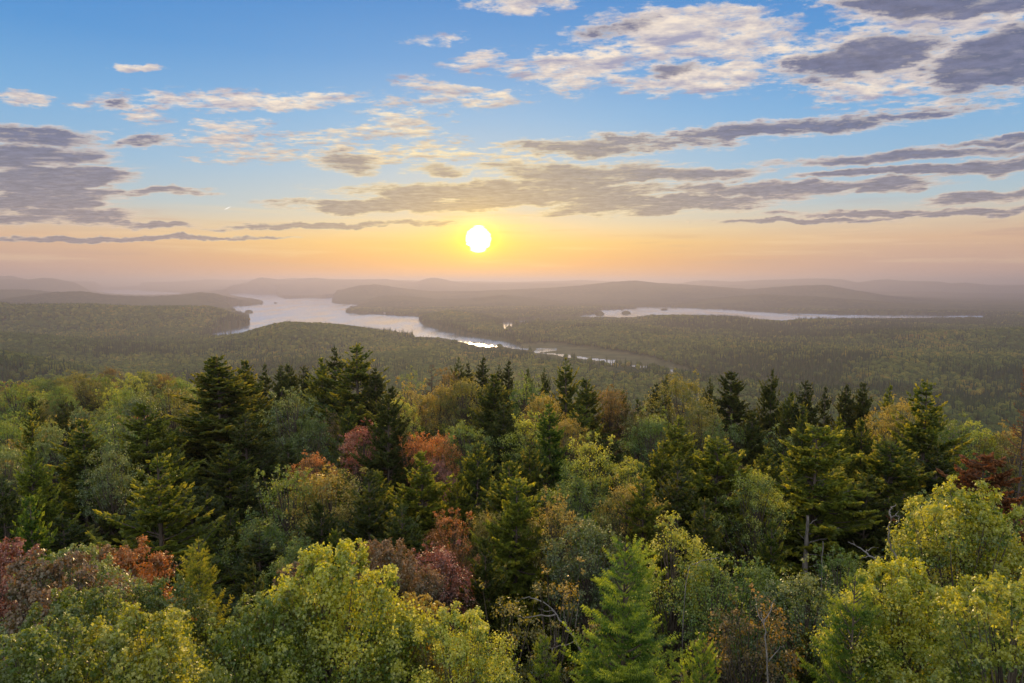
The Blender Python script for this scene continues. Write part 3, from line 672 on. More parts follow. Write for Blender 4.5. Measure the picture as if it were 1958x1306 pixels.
def hardwood(name, seed, H=12.0, R0=3.0, nc=70, lpc=110, leaf=.11, lobed=False, zc=.50, spires=8, crad=.62, flat=1.0, open_=0.0, droop=.5, layered=False):
    g = np.random.default_rng(seed)
    lines = []
    tr = np.linspace(0, 1, 8)
    bx, by = g.normal(0, .35, 2)
    def axis(t): return np.array([bx * t * t, by * t * t, H * t])
    lines.append((np.array([axis(t * .9) for t in tr]), (.17 * (1 - tr) + .02) * H / 12))
    C, RR, ZS = [], [], []
    lob = g.uniform(0, 6.28, 3)
    k = 0
    while len(C) < nc and k < 6000:
        k += 1
        t = g.uniform(0, 1) ** .75
        zz_ = H * (zc + (1 - zc) * t) - .4
        env = R0 * math.sqrt(max(0, 1 - (2 * t * flat - .85) ** 2 / 1.35)) if t > .25 else R0 * (.62 + 1.2 * t)
        a = g.uniform(0, 6.28)
        env *= 1 + .16 * math.sin(2 * a + lob[0]) + .12 * math.sin(3 * a + lob[1]) + .1 * math.sin(5 * t * 3 + a + lob[2])
        r = env * g.uniform(.0, 1) ** .42
        p = np.array([r * math.cos(a), r * math.sin(a), zz_]) + axis(t) * [1, 1, 0]
        cr = crad * g.uniform(.65, 1.25)
        if C and np.min(np.linalg.norm((np.array(C) - p) * [1, 1, .8], axis=1)) < cr * (.85 + open_): continue
        C.append(p); RR.append(cr); ZS.append(.55 if layered else g.uniform(.75, 1.15))
    for s in range(spires):
        a = g.uniform(0, 6.28); r = R0 * g.uniform(.1, .8)
        zt = H * (zc + (1 - zc) * (.55 + .45 * math.sqrt(max(0, 1 - (r / R0) ** 2)))) + g.uniform(.0, .62)
        C.append(np.array([r * math.cos(a), r * math.sin(a), zt])); RR.append(crad * g.uniform(.30, .48)); ZS.append(1.7)
    C = np.array(C); RR = np.array(RR); ZS = np.array(ZS)
    Cn = [C]
    PV, NV, TF, SZ = [], [], [], []
    for c, cr, zs in zip(C, RR, ZS):
        t0 = np.clip((c[2] / H) * .75 - np.hypot(c[0], c[1]) / R0 * .22 + g.uniform(-.1, .05), .12, .9)
        p0 = axis(t0); lines.append((curve(p0, c, np.array([0, 0, -.15 * np.linalg.norm(c - p0)]) + g.normal(0, .1, 3), 5), np.linspace(.018 + .010 * np.linalg.norm(c - p0), .007, 5)))
        n = int(lpc * (cr / crad) ** 1.6 * (1.0 if zs < 1.4 else 1.3) * g.uniform(.8, 1.2))
        # sub-sprays inside each clump
        ns = max(3, int(n / 16)); sd = unit(g.normal(0, 1, (ns, 3)) + [0, 0, .35]); sc_ = c + sd * cr * g.uniform(.45, 1.0, (ns, 1)) * [1, 1, zs]
        for q in sc_[: (5 if not lobed else 9)]:
            lines.append((curve(c, q, g.normal(0, .04, 3), 3), np.linspace(.007, .003, 3)))
        w = g.integers(0, ns, n)
        pv = sc_[w] + g.normal(0, cr * .24, (n, 3)) * [1, 1, .8]
        o = unit(pv - c)
        nv = unit(o * .7 + np.array([0, 0, .75]) + g.normal(0, .55, (n, 3)))
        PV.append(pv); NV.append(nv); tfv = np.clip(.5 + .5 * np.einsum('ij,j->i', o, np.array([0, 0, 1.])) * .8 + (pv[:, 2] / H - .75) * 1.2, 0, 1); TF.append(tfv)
        SZ.append(leaf * g.uniform(.5, 1.35, n))
    Pv = np.vstack(PV); Nv = np.vstack(NV); tf = np.concatenate(TF); sz = np.concatenate(SZ)[:, None]; n = len(Pv)
    ax = unit(np.cross(Nv, g.normal(0, 1, (n, 3)))); ax = unit(ax + np.array([0, 0, -droop]) * g.uniform(.2, 1, (n, 1)))
    sdv = unit(np.cross(ax, Nv)); Nv = np.cross(sdv, ax)
    rnd = g.random(n)
    if not lobed:
        b = Pv - ax * sz * .5; m = Pv - ax * sz * .05
        v = np.stack([b, m + sdv * sz * .42 - Nv * sz * .12, Pv + ax * sz * .55, m - sdv * sz * .42 - Nv * sz * .12], 1).reshape(-1, 3)
        f = np.arange(n * 4).reshape(-1, 4); rep = 4
    else:
        b = Pv - ax * sz * .5
        v = np.stack([b, Pv - ax * sz * .12 + sdv * sz * .62 - Nv * sz * .16, Pv + ax * sz * .12 + sdv * sz * .20, Pv + ax * sz * .62 - Nv * sz * .10, Pv + ax * sz * .12 - sdv * sz * .20, Pv - ax * sz * .12 - sdv * sz * .62 - Nv * sz * .16], 1).reshape(-1, 3)
        i = np.arange(n)[:, None] * 6; f = np.stack([i + [0, 1, 2, 3], i + [0, 3, 4, 5]], 1).reshape(-1, 4); rep = 6
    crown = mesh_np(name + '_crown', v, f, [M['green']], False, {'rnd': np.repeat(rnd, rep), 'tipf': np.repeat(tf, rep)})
    tv, tf_ = tubes(lines[1:], 5)
    limbs = mesh_np(name + '_limbs', tv, tf_, [mat_bark], True)
    tv, tf_ = tubes(lines[:1], 8)
    trunk = mesh_np(name + '_trunk', tv, tf_, [mat_bark], True)
    return dict(crown=crown, trunk=trunk, limbs=limbs, H=H, R=R0, nf=len(f))

PROTO = {
 's': [spruce('spruce_a', 1), spruce('spruce_b', 2, per=7, ascend=.7), spruce('spruce_c', 3, prof=.65, whorl=.38, tipup=.4, gaps=.08), spruce('spruce_d', 4, per=5, gaps=.12, ascend=.8, tipup=.35)],
 'sb': [spruce('broad_spruce_a', 11, R0=3.8, per=7, ascend=.35, prof=.55, gaps=.10, z0=.22), spruce('broad_spruce_b', 12, R0=3.6, per=7, prof=.58, ascend=.5, z0=.12)],
 'st': [spruce('twin_spruce', 21, R0=3.2, twin=True, per=7, ascend=.6)],
 'sn': [spruce('sparse_spruce_a', 31, R0=2.9, prof=.72, whorl=.46, per=5, ascend=.45, gaps=.14, kw=.085, tipup=.55, dens=1.1), spruce('sparse_spruce_b', 32, R0=3.0, prof=.72, whorl=.52, per=5, ascend=.4, gaps=.25, kw=.085, tipup=.7, dens=1.1), spruce('sparse_spruce_c', 33, R0=2.7, prof=.75, whorl=.40, per=6, ascend=.5, gaps=.1, kw=.08)],
 'sd': [spruce('dead_spruce', 41, R0=2.2, whorl=.45, per=5, dens=.45, subs=1, kw=.02, bare=.3, gaps=.2, ascend=.5)],
 'sx': [spruce('near_spruce_a', 51, H=12, R0=2.6, comb=5, kw=.036, dens=1.35, whorl=.30, per=7, subs=2, ascend=.7), spruce('near_spruce_b', 52, H=12, R0=2.8, comb=5, kw=.036, dens=1.3, whorl=.33, subs=2, ascend=.55, gaps=.06)],
 'h': [hardwood('hardwood_a', 61, nc=85, lpc=170), hardwood('hardwood_b', 62, R0=3.3, nc=95, lpc=150, spires=4), hardwood('hardwood_c', 63, R0=2.7, nc=70, lpc=170, spires=12), hardwood('hardwood_d', 64, R0=3.0, nc=60, lpc=150, open_=.35, spires=5), hardwood('hardwood_e', 65, R0=3.2, nc=80, lpc=150, layered=True, spires=2)],
 'ho': [hardwood('open_hardwood', 71, R0=2.6, nc=34, lpc=110, open_=.5, spires=2, crad=.55)],
 'hx': [hardwood('near_maple_a', 81, R0=3.2, nc=75, lpc=620, leaf=.098, lobed=True, spires=30, crad=.72, open_=.22, droop=.9), hardwood('near_maple_b', 82, R0=3.2, nc=66, lpc=640, leaf=.10, lobed=True, spires=34, crad=.70, open_=.25, droop=1.1), hardwood('near_maple_c', 83, R0=2.8, nc=56, lpc=560, leaf=.095, lobed=True, spires=24, crad=.68, droop=.7, open_=.3)],
}
for k_, v_ in PROTO.items(): print(k_, [p['nf'] for p in v_])

# ------------------------------------------------------------ the trees of the summit, one thing each
NEAR_GROUND = lambda x, y: float(height(np.array([x]), np.array([y]))[0][0])
KIND = {'s': ('spruce_tree', 'spruce'), 'sb': ('spruce_tree', 'spruce'), 'st': ('spruce_tree', 'spruce'), 'sn': ('spruce_tree', 'spruce'), 'sx': ('spruce_tree', 'spruce'), 'sd': ('dead_spruce', 'dead tree'),
        'h': ('broadleaf_tree', 'broadleaf tree'), 'ho': ('broadleaf_tree', 'broadleaf tree'), 'hx': ('maple_tree', 'maple')}
GRP = {'spruce_tree': 'spruces of the summit forest', 'dead_spruce': 'dead conifers of the summit forest', 'broadleaf_tree': 'broadleaf trees of the summit forest', 'maple_tree': 'broadleaf trees of the summit forest'}
cnt = {}
PLACED = []
def place_tree(kind, px, py, wpx, d, mat, label, var=None, rot=None):
    rx, ry, rz = (float(q) for q in ray(px, py)); hh = math.hypot(rx, ry)
    x, y, ztop = rx / hh * d, ry / hh * d, CAMZ + rz / hh * d
    zg = NEAR_GROUND(x, y) - .3
    Ht = max(4.5, ztop - zg)
    pr = PROTO[kind]; i = cnt.get(kind, 0); cnt[kind] = i + 1
    p = pr[(i if var is None else var) % len(pr)]
    Rt = wpx / 2 / F * d
    sz = Ht / p['H']; con_ = kind[0] == 's'
    sx = float(np.clip(Rt / p['R'] * (1.32 if con_ else 1.08), (.50 if con_ else (.40 if kind == 'hx' else .46)) * sz, 1.9))
    nm, cat = KIND[kind]
    root = bpy.data.objects.new(nm, None); COL.objects.link(root)
    root.empty_display_size = .3
    root.location = (x, y, zg)
    root.rotation_euler = (0, 0, random.Random(int(px * 7 + py)).uniform(0, 6.28) if rot is None else rot)
    tag(root, label, cat, GRP[nm])
    t = link('trunk', p['trunk'], root)
    c = link('crown', p['crown'], root)
    su = sz if con_ else min(sz, 1.18 * sx)
    t.scale = (sx * (.6 if kind == 'sx' else 1), sx * (.6 if kind == 'sx' else 1), sz) if con_ else (sx, sx, sz * .98)
    c.scale = (sx, sx, su); c.location.z = Ht - p['H'] * su
    if 'limbs' in p:
        l_ = link('branches', p['limbs'], root); l_.scale = c.scale; l_.location = c.location
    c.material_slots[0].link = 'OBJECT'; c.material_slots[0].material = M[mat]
    PLACED.append((x, y, px, py, wpx, d, kind, mat, label))
    return root

# kind, px, py of the top, crown width px, distance m, foliage, label
HEROES = [
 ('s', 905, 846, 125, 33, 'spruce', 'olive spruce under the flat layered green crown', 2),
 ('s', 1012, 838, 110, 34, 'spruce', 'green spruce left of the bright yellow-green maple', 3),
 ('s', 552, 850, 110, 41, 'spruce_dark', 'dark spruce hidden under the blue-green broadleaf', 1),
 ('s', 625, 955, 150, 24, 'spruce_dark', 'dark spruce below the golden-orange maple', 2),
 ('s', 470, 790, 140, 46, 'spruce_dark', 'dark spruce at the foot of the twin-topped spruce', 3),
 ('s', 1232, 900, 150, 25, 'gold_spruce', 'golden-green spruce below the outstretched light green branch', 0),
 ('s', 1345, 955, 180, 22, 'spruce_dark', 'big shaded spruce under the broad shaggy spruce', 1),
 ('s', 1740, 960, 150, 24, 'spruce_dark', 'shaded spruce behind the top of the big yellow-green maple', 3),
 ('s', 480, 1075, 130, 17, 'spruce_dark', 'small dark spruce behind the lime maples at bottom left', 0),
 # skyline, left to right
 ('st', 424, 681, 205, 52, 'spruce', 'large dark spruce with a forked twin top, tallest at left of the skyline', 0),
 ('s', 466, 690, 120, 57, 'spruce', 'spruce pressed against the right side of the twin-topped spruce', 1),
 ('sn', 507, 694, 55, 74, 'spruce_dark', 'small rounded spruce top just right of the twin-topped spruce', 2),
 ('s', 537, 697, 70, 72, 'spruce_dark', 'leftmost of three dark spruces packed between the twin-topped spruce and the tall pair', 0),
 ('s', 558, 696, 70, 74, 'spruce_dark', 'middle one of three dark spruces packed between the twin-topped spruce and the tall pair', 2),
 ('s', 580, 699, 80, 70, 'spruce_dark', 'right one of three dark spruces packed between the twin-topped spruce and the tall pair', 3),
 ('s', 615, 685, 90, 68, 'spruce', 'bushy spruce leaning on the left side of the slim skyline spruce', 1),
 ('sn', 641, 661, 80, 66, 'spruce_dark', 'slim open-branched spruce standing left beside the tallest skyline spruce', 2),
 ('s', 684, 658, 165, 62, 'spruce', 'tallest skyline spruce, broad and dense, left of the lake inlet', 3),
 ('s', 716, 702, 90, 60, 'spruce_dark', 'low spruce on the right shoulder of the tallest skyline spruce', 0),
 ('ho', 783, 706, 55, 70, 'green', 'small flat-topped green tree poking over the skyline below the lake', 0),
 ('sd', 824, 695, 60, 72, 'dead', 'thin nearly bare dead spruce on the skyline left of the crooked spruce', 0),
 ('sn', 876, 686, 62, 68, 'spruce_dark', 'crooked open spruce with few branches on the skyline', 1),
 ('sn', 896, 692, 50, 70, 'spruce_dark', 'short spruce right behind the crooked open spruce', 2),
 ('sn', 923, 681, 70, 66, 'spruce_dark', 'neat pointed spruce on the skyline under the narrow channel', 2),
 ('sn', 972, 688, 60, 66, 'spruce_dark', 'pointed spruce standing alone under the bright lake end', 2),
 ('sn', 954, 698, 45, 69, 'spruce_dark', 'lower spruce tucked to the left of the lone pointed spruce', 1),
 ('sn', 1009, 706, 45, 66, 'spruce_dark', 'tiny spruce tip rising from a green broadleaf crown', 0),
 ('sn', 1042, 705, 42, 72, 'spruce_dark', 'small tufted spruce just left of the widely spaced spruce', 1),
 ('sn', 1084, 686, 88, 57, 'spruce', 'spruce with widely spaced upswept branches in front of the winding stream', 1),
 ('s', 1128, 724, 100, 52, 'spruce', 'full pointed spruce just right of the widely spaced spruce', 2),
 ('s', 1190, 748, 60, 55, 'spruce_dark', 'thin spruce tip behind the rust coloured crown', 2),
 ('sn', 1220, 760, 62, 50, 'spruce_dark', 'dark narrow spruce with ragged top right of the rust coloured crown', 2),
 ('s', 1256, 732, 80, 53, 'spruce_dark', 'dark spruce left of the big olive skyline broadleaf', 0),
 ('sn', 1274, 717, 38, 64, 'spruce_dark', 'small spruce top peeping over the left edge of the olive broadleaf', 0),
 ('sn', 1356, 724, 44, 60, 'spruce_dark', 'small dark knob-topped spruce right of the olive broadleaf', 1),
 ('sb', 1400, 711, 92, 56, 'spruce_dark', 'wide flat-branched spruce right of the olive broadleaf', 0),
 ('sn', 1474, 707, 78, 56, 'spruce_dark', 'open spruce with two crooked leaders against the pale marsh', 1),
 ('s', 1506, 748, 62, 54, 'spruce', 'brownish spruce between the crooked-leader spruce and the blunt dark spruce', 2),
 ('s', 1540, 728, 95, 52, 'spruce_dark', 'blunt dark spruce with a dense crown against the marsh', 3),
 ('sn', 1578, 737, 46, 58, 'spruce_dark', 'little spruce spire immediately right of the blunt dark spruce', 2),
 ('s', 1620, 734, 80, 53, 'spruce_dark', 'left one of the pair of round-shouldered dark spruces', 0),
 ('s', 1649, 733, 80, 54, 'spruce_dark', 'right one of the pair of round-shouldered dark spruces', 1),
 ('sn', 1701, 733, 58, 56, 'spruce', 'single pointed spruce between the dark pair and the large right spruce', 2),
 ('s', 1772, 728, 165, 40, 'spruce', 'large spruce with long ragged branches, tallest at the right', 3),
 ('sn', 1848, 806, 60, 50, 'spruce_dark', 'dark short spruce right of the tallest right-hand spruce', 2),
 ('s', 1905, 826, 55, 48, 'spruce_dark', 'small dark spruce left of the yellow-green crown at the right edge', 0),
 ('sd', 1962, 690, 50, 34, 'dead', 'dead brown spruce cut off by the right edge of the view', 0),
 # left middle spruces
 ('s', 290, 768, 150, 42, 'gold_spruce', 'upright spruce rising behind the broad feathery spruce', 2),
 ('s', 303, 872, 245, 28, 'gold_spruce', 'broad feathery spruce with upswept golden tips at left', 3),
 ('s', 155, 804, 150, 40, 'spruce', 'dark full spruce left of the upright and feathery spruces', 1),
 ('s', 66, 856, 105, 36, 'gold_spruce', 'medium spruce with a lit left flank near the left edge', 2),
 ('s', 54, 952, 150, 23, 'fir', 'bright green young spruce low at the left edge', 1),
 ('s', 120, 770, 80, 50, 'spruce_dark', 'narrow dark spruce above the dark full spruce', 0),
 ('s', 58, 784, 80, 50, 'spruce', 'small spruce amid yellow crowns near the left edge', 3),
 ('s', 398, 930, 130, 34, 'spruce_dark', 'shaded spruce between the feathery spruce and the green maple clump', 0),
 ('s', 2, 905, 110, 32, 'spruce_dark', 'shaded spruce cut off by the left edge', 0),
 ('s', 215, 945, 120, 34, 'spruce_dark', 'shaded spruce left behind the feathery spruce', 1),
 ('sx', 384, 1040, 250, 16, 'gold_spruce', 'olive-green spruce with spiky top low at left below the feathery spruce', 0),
 # centre spruces
 ('s', 735, 738, 120, 39, 'spruce_dark', 'slender dark spruce standing before the pink-red maple', 2),
 ('s', 664, 775, 80, 48, 'spruce', 'dark green spruce below the tallest skyline spruce', 0),
 ('s', 808, 866, 190, 27, 'gold_spruce', 'full spruce right below the orange-red maple', 1),
 ('s', 706, 900, 190, 25, 'spruce_dark', 'dark blue-green spruce below the pink-red maple', 3),
 ('s', 868, 905, 110, 28, 'gold_spruce', 'olive spruce with a slanting right edge beside the full centre spruce', 2),
 ('s', 768, 960, 190, 22, 'spruce_dark', 'deeply shaded spruce filling the space under the two centre spruces', 0),
 ('s', 946, 716, 120, 52, 'spruce', 'soft conical spruce rising left of the yellow centre crowns', 1),
 ('s', 962, 764, 130, 44, 'spruce_dark', 'dense dark spruce in front of the soft conical spruce', 3),
 ('s', 1050, 770, 110, 38, 'fir', 'fresh green spruce among yellow crowns in the centre', 0),
 ('sb', 985, 918, 180, 23, 'gold_spruce', 'green spruce with layered drooping boughs right of centre bottom', 0),
 ('s', 1160, 830, 110, 42, 'spruce_dark', 'shaded spruce behind the bright yellow-green maple', 0),
 ('s', 1300, 795, 150, 36, 'gold_spruce', 'tall feathery spruce below the olive broadleaf', 0),
 ('s', 1262, 840, 120, 33, 'gold_spruce', 'spruce with golden lit tips left of the broad centre-right spruce', 2),
 ('sb', 1370, 840, 210, 29, 'gold_spruce', 'broad shaggy spruce in the centre right', 1),
 ('s', 1298, 880, 190, 27, 'spruce_dark', 'dark spruce overlapping the left of the broad shaggy spruce', 3),
 ('s', 1440, 790, 110, 42, 'spruce_dark', 'dark spruce under the crooked-leader spruce', 1),
 ('s', 1605, 795, 95, 40, 'gold_spruce', 'light green pointed spruce under the round-shouldered pair', 0),
 ('s', 1656, 800, 90, 41, 'spruce', 'darker pointed spruce under the round-shouldered pair', 2),
 ('sb', 1555, 815, 240, 29, 'gold_spruce', 'very broad spruce with flat boughs and a bare grey lower trunk', 0),
 ('s', 1536, 770, 60, 46, 'spruce', 'small spruce tip above the very broad spruce', 3),
 ('sb', 1700, 845, 200, 33, 'spruce', 'broad dark spruce at the foot of the tallest right-hand spruce', 1),
 ('s', 1645, 905, 150, 30, 'spruce_dark', 'shaded spruce between the very broad spruce and the tallest right-hand spruce', 2),
 ('s', 1480, 930, 120, 30, 'spruce_dark', 'shaded spruce left below the very broad spruce', 1),
 ('s', 1790, 850, 140, 36, 'spruce_dark', 'dark spruce just below the ragged right-hand spruce', 0),
 # near conifers
 ('sx', 1190, 1030, 460, 11.5, 'fir', 'vivid green near spruce in the bottom centre right', 0),
 ('sx', 1630, 1100, 330, 12.2, 'fir', 'near spruce left of the big yellow-green maple', 1),
 ('sx', 1045, 1210, 170, 12.0, 'fir', 'small near spruce cut off by the bottom edge, left of the vivid green one', 1),
 ('sx', 1345, 1215, 180, 11.5, 'fir', 'low spruce tips at the bottom edge, right of the vivid green spruce', 0),
 ('s', 1120, 985, 110, 22, 'fir', 'small fresh green spruce above the vivid green near spruce', 2),
 ('s', 1545, 1210, 150, 15, 'spruce_dark', 'dim little spruce at the bottom under the grey-green shrubs', 1),
 ('s', 930, 1030, 170, 19, 'spruce_dark', 'dark spruce right of the brownish-red maple', 1),
 # dead red-brown conifers
 ('sb', 1880, 868, 210, 30, 'dead', 'large red-brown dead conifer at the right above the big maple', 0),
 ('sb', 1935, 985, 180, 23, 'dead', 'lower red-brown dead conifer at the right edge', 1),
 # broadleaf crowns: left
 ('h', 552, 754, 105, 47, 'silver', 'blue-green broadleaf with yellow-lit top right of the twin-topped spruce', 2),
 ('h', 590, 800, 90, 46, 'green', 'green crown right below the blue-green broadleaf with yellow-lit top', 0),
 ('h', 618, 790, 90, 50, 'rust', 'dull brown broadleaf below the three packed spruces', 3),
 ('h', 325, 742, 100, 58, 'olive', 'pale olive broadleaf above the upright left spruce', 2),
 ('h', 262, 752, 110, 60, 'silver', 'dark blue-green rounded crown left of the pale olive one', 1),
 ('h', 222, 800, 110, 52, 'green', 'green crown above the dark full spruce', 3),
 ('h', 215, 858, 70, 34, 'silver', 'pale silver-green crown wedged beside the feathery spruce', 2),
 ('h', 100, 815, 60, 45, 'silver', 'small silvery crown between two left spruces', 0),
 ('h', 8, 860, 70, 40, 'silver', 'silver-green crown at the left edge above the shaded spruce', 1),
 ('h', 640, 900, 190, 31, 'yellow', 'golden-orange maple left of the two centre spruces', 0),
 ('h', 540, 908, 140, 31, 'green', 'green maple clump with yellow tips left of the golden maple', 2),
 ('h', 490, 990, 150, 28, 'green', 'mid-green broadleaf below the green maple clump', 1),
 ('h', 600, 872, 90, 37, 'orange', 'small orange crown above the golden maple', 1),
 ('h', 560, 1040, 130, 22, 'green', 'green crown low between the feathery and the dark centre spruces', 0),
 ('s', 655, 1010, 130, 22, 'spruce', 'olive spruce left of the deeply shaded centre spruce', 2),
 ('s', 440, 975, 130, 30, 'spruce', 'olive green spruce right of the broad feathery spruce', 3),
 ('h', 695, 815, 110, 41, 'red', 'pink-red maple left of the slender dark spruce', 1),
 ('h', 790, 838, 90, 39, 'orange', 'glowing orange-yellow maple right of the slender dark spruce', 2),
 ('h', 832, 832, 100, 38, 'orange', 'orange-red maple with a pointed top right of the slender dark spruce', 0),
 ('h', 755, 812, 60, 42, 'red', 'small pink maple top just behind the slender dark spruce', 3),
 ('h', 838, 880, 80, 35, 'red', 'dull red crown below the orange-red maple', 1),
 # centre
 ('h', 786, 728, 110, 58, 'yellow', 'olive-yellow broadleaf below the small flat-topped tree', 3),
 ('h', 752, 762, 80, 45, 'yellowgreen', 'bright lime foliage beside the slender dark spruce', 1),
 ('h', 838, 738, 90, 57, 'yellow', 'golden-brown broadleaf left of the grey-green rounded crown', 0),
 ('h', 885, 722, 105, 56, 'olive', 'grey-green rounded crown under the crooked open spruce', 1),
 ('h', 852, 712, 70, 66, 'rust', 'reddish brown crown right of the bare dead spruce', 2),
 ('h', 1005, 718, 95, 60, 'green', 'green crown with amber patches under the tiny spruce tip', 3),
 ('h', 1045, 756, 100, 50, 'yellow', 'golden crown below the small tufted spruce', 0),
 ('h', 1020, 800, 110, 43, 'yellowgreen', 'sunlit lime crown left of the fresh green centre spruce', 2),
 ('h', 1085, 800, 90, 42, 'yellow', 'yellow crown right of the fresh green centre spruce', 1),
 ('h', 1168, 742, 95, 53, 'rust', 'rust coloured crown right of the full pointed spruce', 0),
 ('h', 1312, 722, 135, 52, 'olive', 'big rounded olive broadleaf on the skyline', 1),
 ('h', 1345, 775, 110, 46, 'olive', 'olive crown at the foot of the big skyline broadleaf', 0),
 ('h', 1395, 800, 80, 42, 'green', 'green crown left of the dark spruce in the right middle', 3),
 ('h', 890, 800, 115, 40, 'green', 'flat layered green crown right of the orange-red maple', 4),
 ('h', 1135, 842, 120, 32, 'yellowgreen', 'bright yellow-green maple with a raised point at centre right', 2),
 ('h', 1195, 868, 110, 31, 'yellowgreen', 'outstretched light green maple branch right of the bright maple', 4),
 ('h', 1085, 905, 150, 27, 'green', 'green broadleaf in front of the bright yellow-green maple', 4),
 ('h', 1195, 925, 140, 26, 'yellow', 'golden green crown below the bright maple', 1),
 ('h', 1062, 945, 110, 23, 'yellow', 'amber-green crown in the centre foreground', 3),
 ('h', 1135, 1000, 130, 20, 'silver', 'pale green rounded crown above the vivid green near spruce', 1),
 ('h', 1285, 1005, 110, 18, 'yellowgreen', 'light crown with curled leaf sprays right of the vivid green spruce', 2),
 ('h', 868, 985, 95, 23, 'orange', 'bright orange maple in the foreground centre', 2),
 ('h', 925, 978, 70, 25, 'yellow', 'small amber crown right of the bright orange maple', 0),
 ('h', 842, 1045, 150, 19, 'red', 'brownish-red maple below the bright orange one', 0),
 ('ho', 1060, 1095, 190, 16, 'yellow', 'thin crown of small golden leaves on bare crooked branches', 0),
 ('ho', 960, 1130, 120, 14, 'olive', 'sparse olive crown left of the thin golden one', 0),
 # right
 ('h', 1694, 783, 62, 47, 'yellow', 'small round golden crown on a pale trunk under the single pointed spruce', 3),
 ('h', 1724, 768, 62, 48, 'yellow', 'golden crown tucked behind the tallest right-hand spruce', 1),
 ('h', 1835, 805, 110, 48, 'green', 'green broadleaf right of the tallest right-hand spruce', 1),
 ('h', 1868, 818, 80, 45, 'yellowgreen', 'yellow-tipped crown behind the red-brown dead conifer', 2),
 ('h', 1945, 822, 100, 44, 'yellow', 'yellow crown at the right edge above the dead conifers', 1),
 ('h', 1832, 945, 130, 24, 'silver', 'grey-green crown left of the lower dead conifer', 0),
 ('h', 1450, 900, 90, 27, 'yellowgreen', 'bright lime crown between two dark spruces at centre right', 0),
 ('s', 1475, 1000, 130, 24, 'spruce', 'green spruce left beside the bare grey trunk', 1),
 ('h', 1600, 1060, 90, 22, 'green', 'small green spire-topped crown right of the bare grey trunk', 2),
 ('h', 1440, 1080, 120, 19, 'green', 'green leafy crown below the broad shaggy spruce', 0),
 ('h', 1380, 1080, 130, 17, 'green', 'green crown with scattered spires right of the vivid green spruce', 2),
 ('h', 1545, 1095, 180, 17, 'silver', 'grey-green crown under the bare grey trunk', 1),
 ('h', 1430, 1150, 160, 14.5, 'rust', 'brownish open crown low at centre right', 3),
 ('hx', 1852, 970, 225, 15.5, 'yellowgreen', 'big yellow-green maple with a raised leader at the right', 0),
 ('hx', 1725, 1120, 150, 13.5, 'yellowgreen', 'yellow-green maple spreading low left of the big right maple', 1),
 ('hx', 1930, 1150, 220, 12, 'yellowgreen', 'near maple in the bottom right corner', 2),
 # bottom left
 ('hx', 640, 1095, 290, 13, 'yellowgreen', 'big bright yellow-green maple in the bottom left centre', 1),
 ('hx', 500, 1180, 190, 12.5, 'green', 'green maple left of the big bright one', 0),
 ('hx', 270, 1220, 220, 11, 'yellowgreen', 'near yellow-green maple at the bottom left', 1),
 ('hx', 300, 1140, 150, 15, 'green', 'small green maple above the near bottom left one', 2),
 ('hx', 95, 1110, 240, 15.5, 'mauve', 'purple-tinged pale maple at the lower left', 2),
 ('hx', 128, 1080, 110, 17, 'silver', 'pale silvery maple spire at the lower left', 0),
 ('hx', 70, 1245, 230, 11.5, 'green', 'green maple in the bottom left corner', 0),
 ('hx', 250, 1080, 180, 19, 'orange', 'orange and brown maple under the feathery spruce', 2),
 ('hx', 195, 1075, 80, 19.5, 'mauve', 'narrow brown-tinged maple spire left of the orange and brown maple', 1),
 ('hx', 5, 1065, 90, 19, 'red', 'red maple at the left edge', 2),
 ('hx', 730, 1062, 170, 17, 'mauve', 'dusky purple maple left of the brownish-red maple', 1),
 ('hx', 590, 1090, 130, 18, 'mauve', 'mauve-brown crown behind the big bright maple', 0),
 ('hx', 155, 1170, 170, 13.5, 'green', 'green maple spire between the purple-tinged and near maples', 1),
 ('hx', 880, 1200, 170, 12, 'yellowgreen', 'yellow tipped maple right of the big bright maple', 2),
 ('hx', 785, 1175, 120, 14, 'yellow', 'golden maple tips on the right flank of the big bright maple', 0),
]
for (k_, px_, py_, w_, d_, m_, lab_, var_) in HEROES:
    place_tree(k_, px_, py_, w_, d_, m_, lab_, var_)

# ------------------------------------------------------------ filling trees of the canopy, one thing each
def sky_y(px):   # crown line of the summit forest
    return np.interp(px, [-300, 0, 100, 200, 390, 440, 600, 740, 850, 1000, 1200, 1300, 1500, 1700, 1850, 1960, 2200], [730, 725, 705, 695, 710, 740, 728, 745, 745, 745, 775, 770, 790, 805, 835, 835, 850])
rf = random.Random(5)
fills = []
def try_fill(px, d, kind, mat, w_m, band):
    # wanted top: a little under the crown line, nearer trees lower in the view
    x, y = math.sin(math.atan2(float(ray(px, 700)[0]), float(ray(px, 700)[1]))) * d, math.cos(math.atan2(float(ray(px, 700)[0]), float(ray(px, 700)[1]))) * d
    zg = NEAR_GROUND(x, y)
    h = rf.uniform(7.4, 10.6) if d < 90 else rf.uniform(8.0, 13.0)
    _, py = to_px(x, y, zg + h); py = float(py); px2 = float(to_px(x, y, zg + h)[0])
    if py < sky_y(px2) + 8: return
    for q in PLACED:
        dd = math.hypot(q[0] - x, q[1] - y)
        if dd < .30 * (w_m + q[4] / F * q[5]) * (1 if d < 90 else .8): return
        if q[5] > d and abs(q[2] - px2) < (w_m / d * F) * .5 and 0 < q[3] - py and q[5] - d < 40 and q[3] > 0 and py < q[3] + 5 and not band: return
    fills.append((px2, py, w_m / d * F, d, kind, mat, x, y, band))
    PLACED.append((x, y, px2, py, w_m / d * F, d, kind, mat, ''))
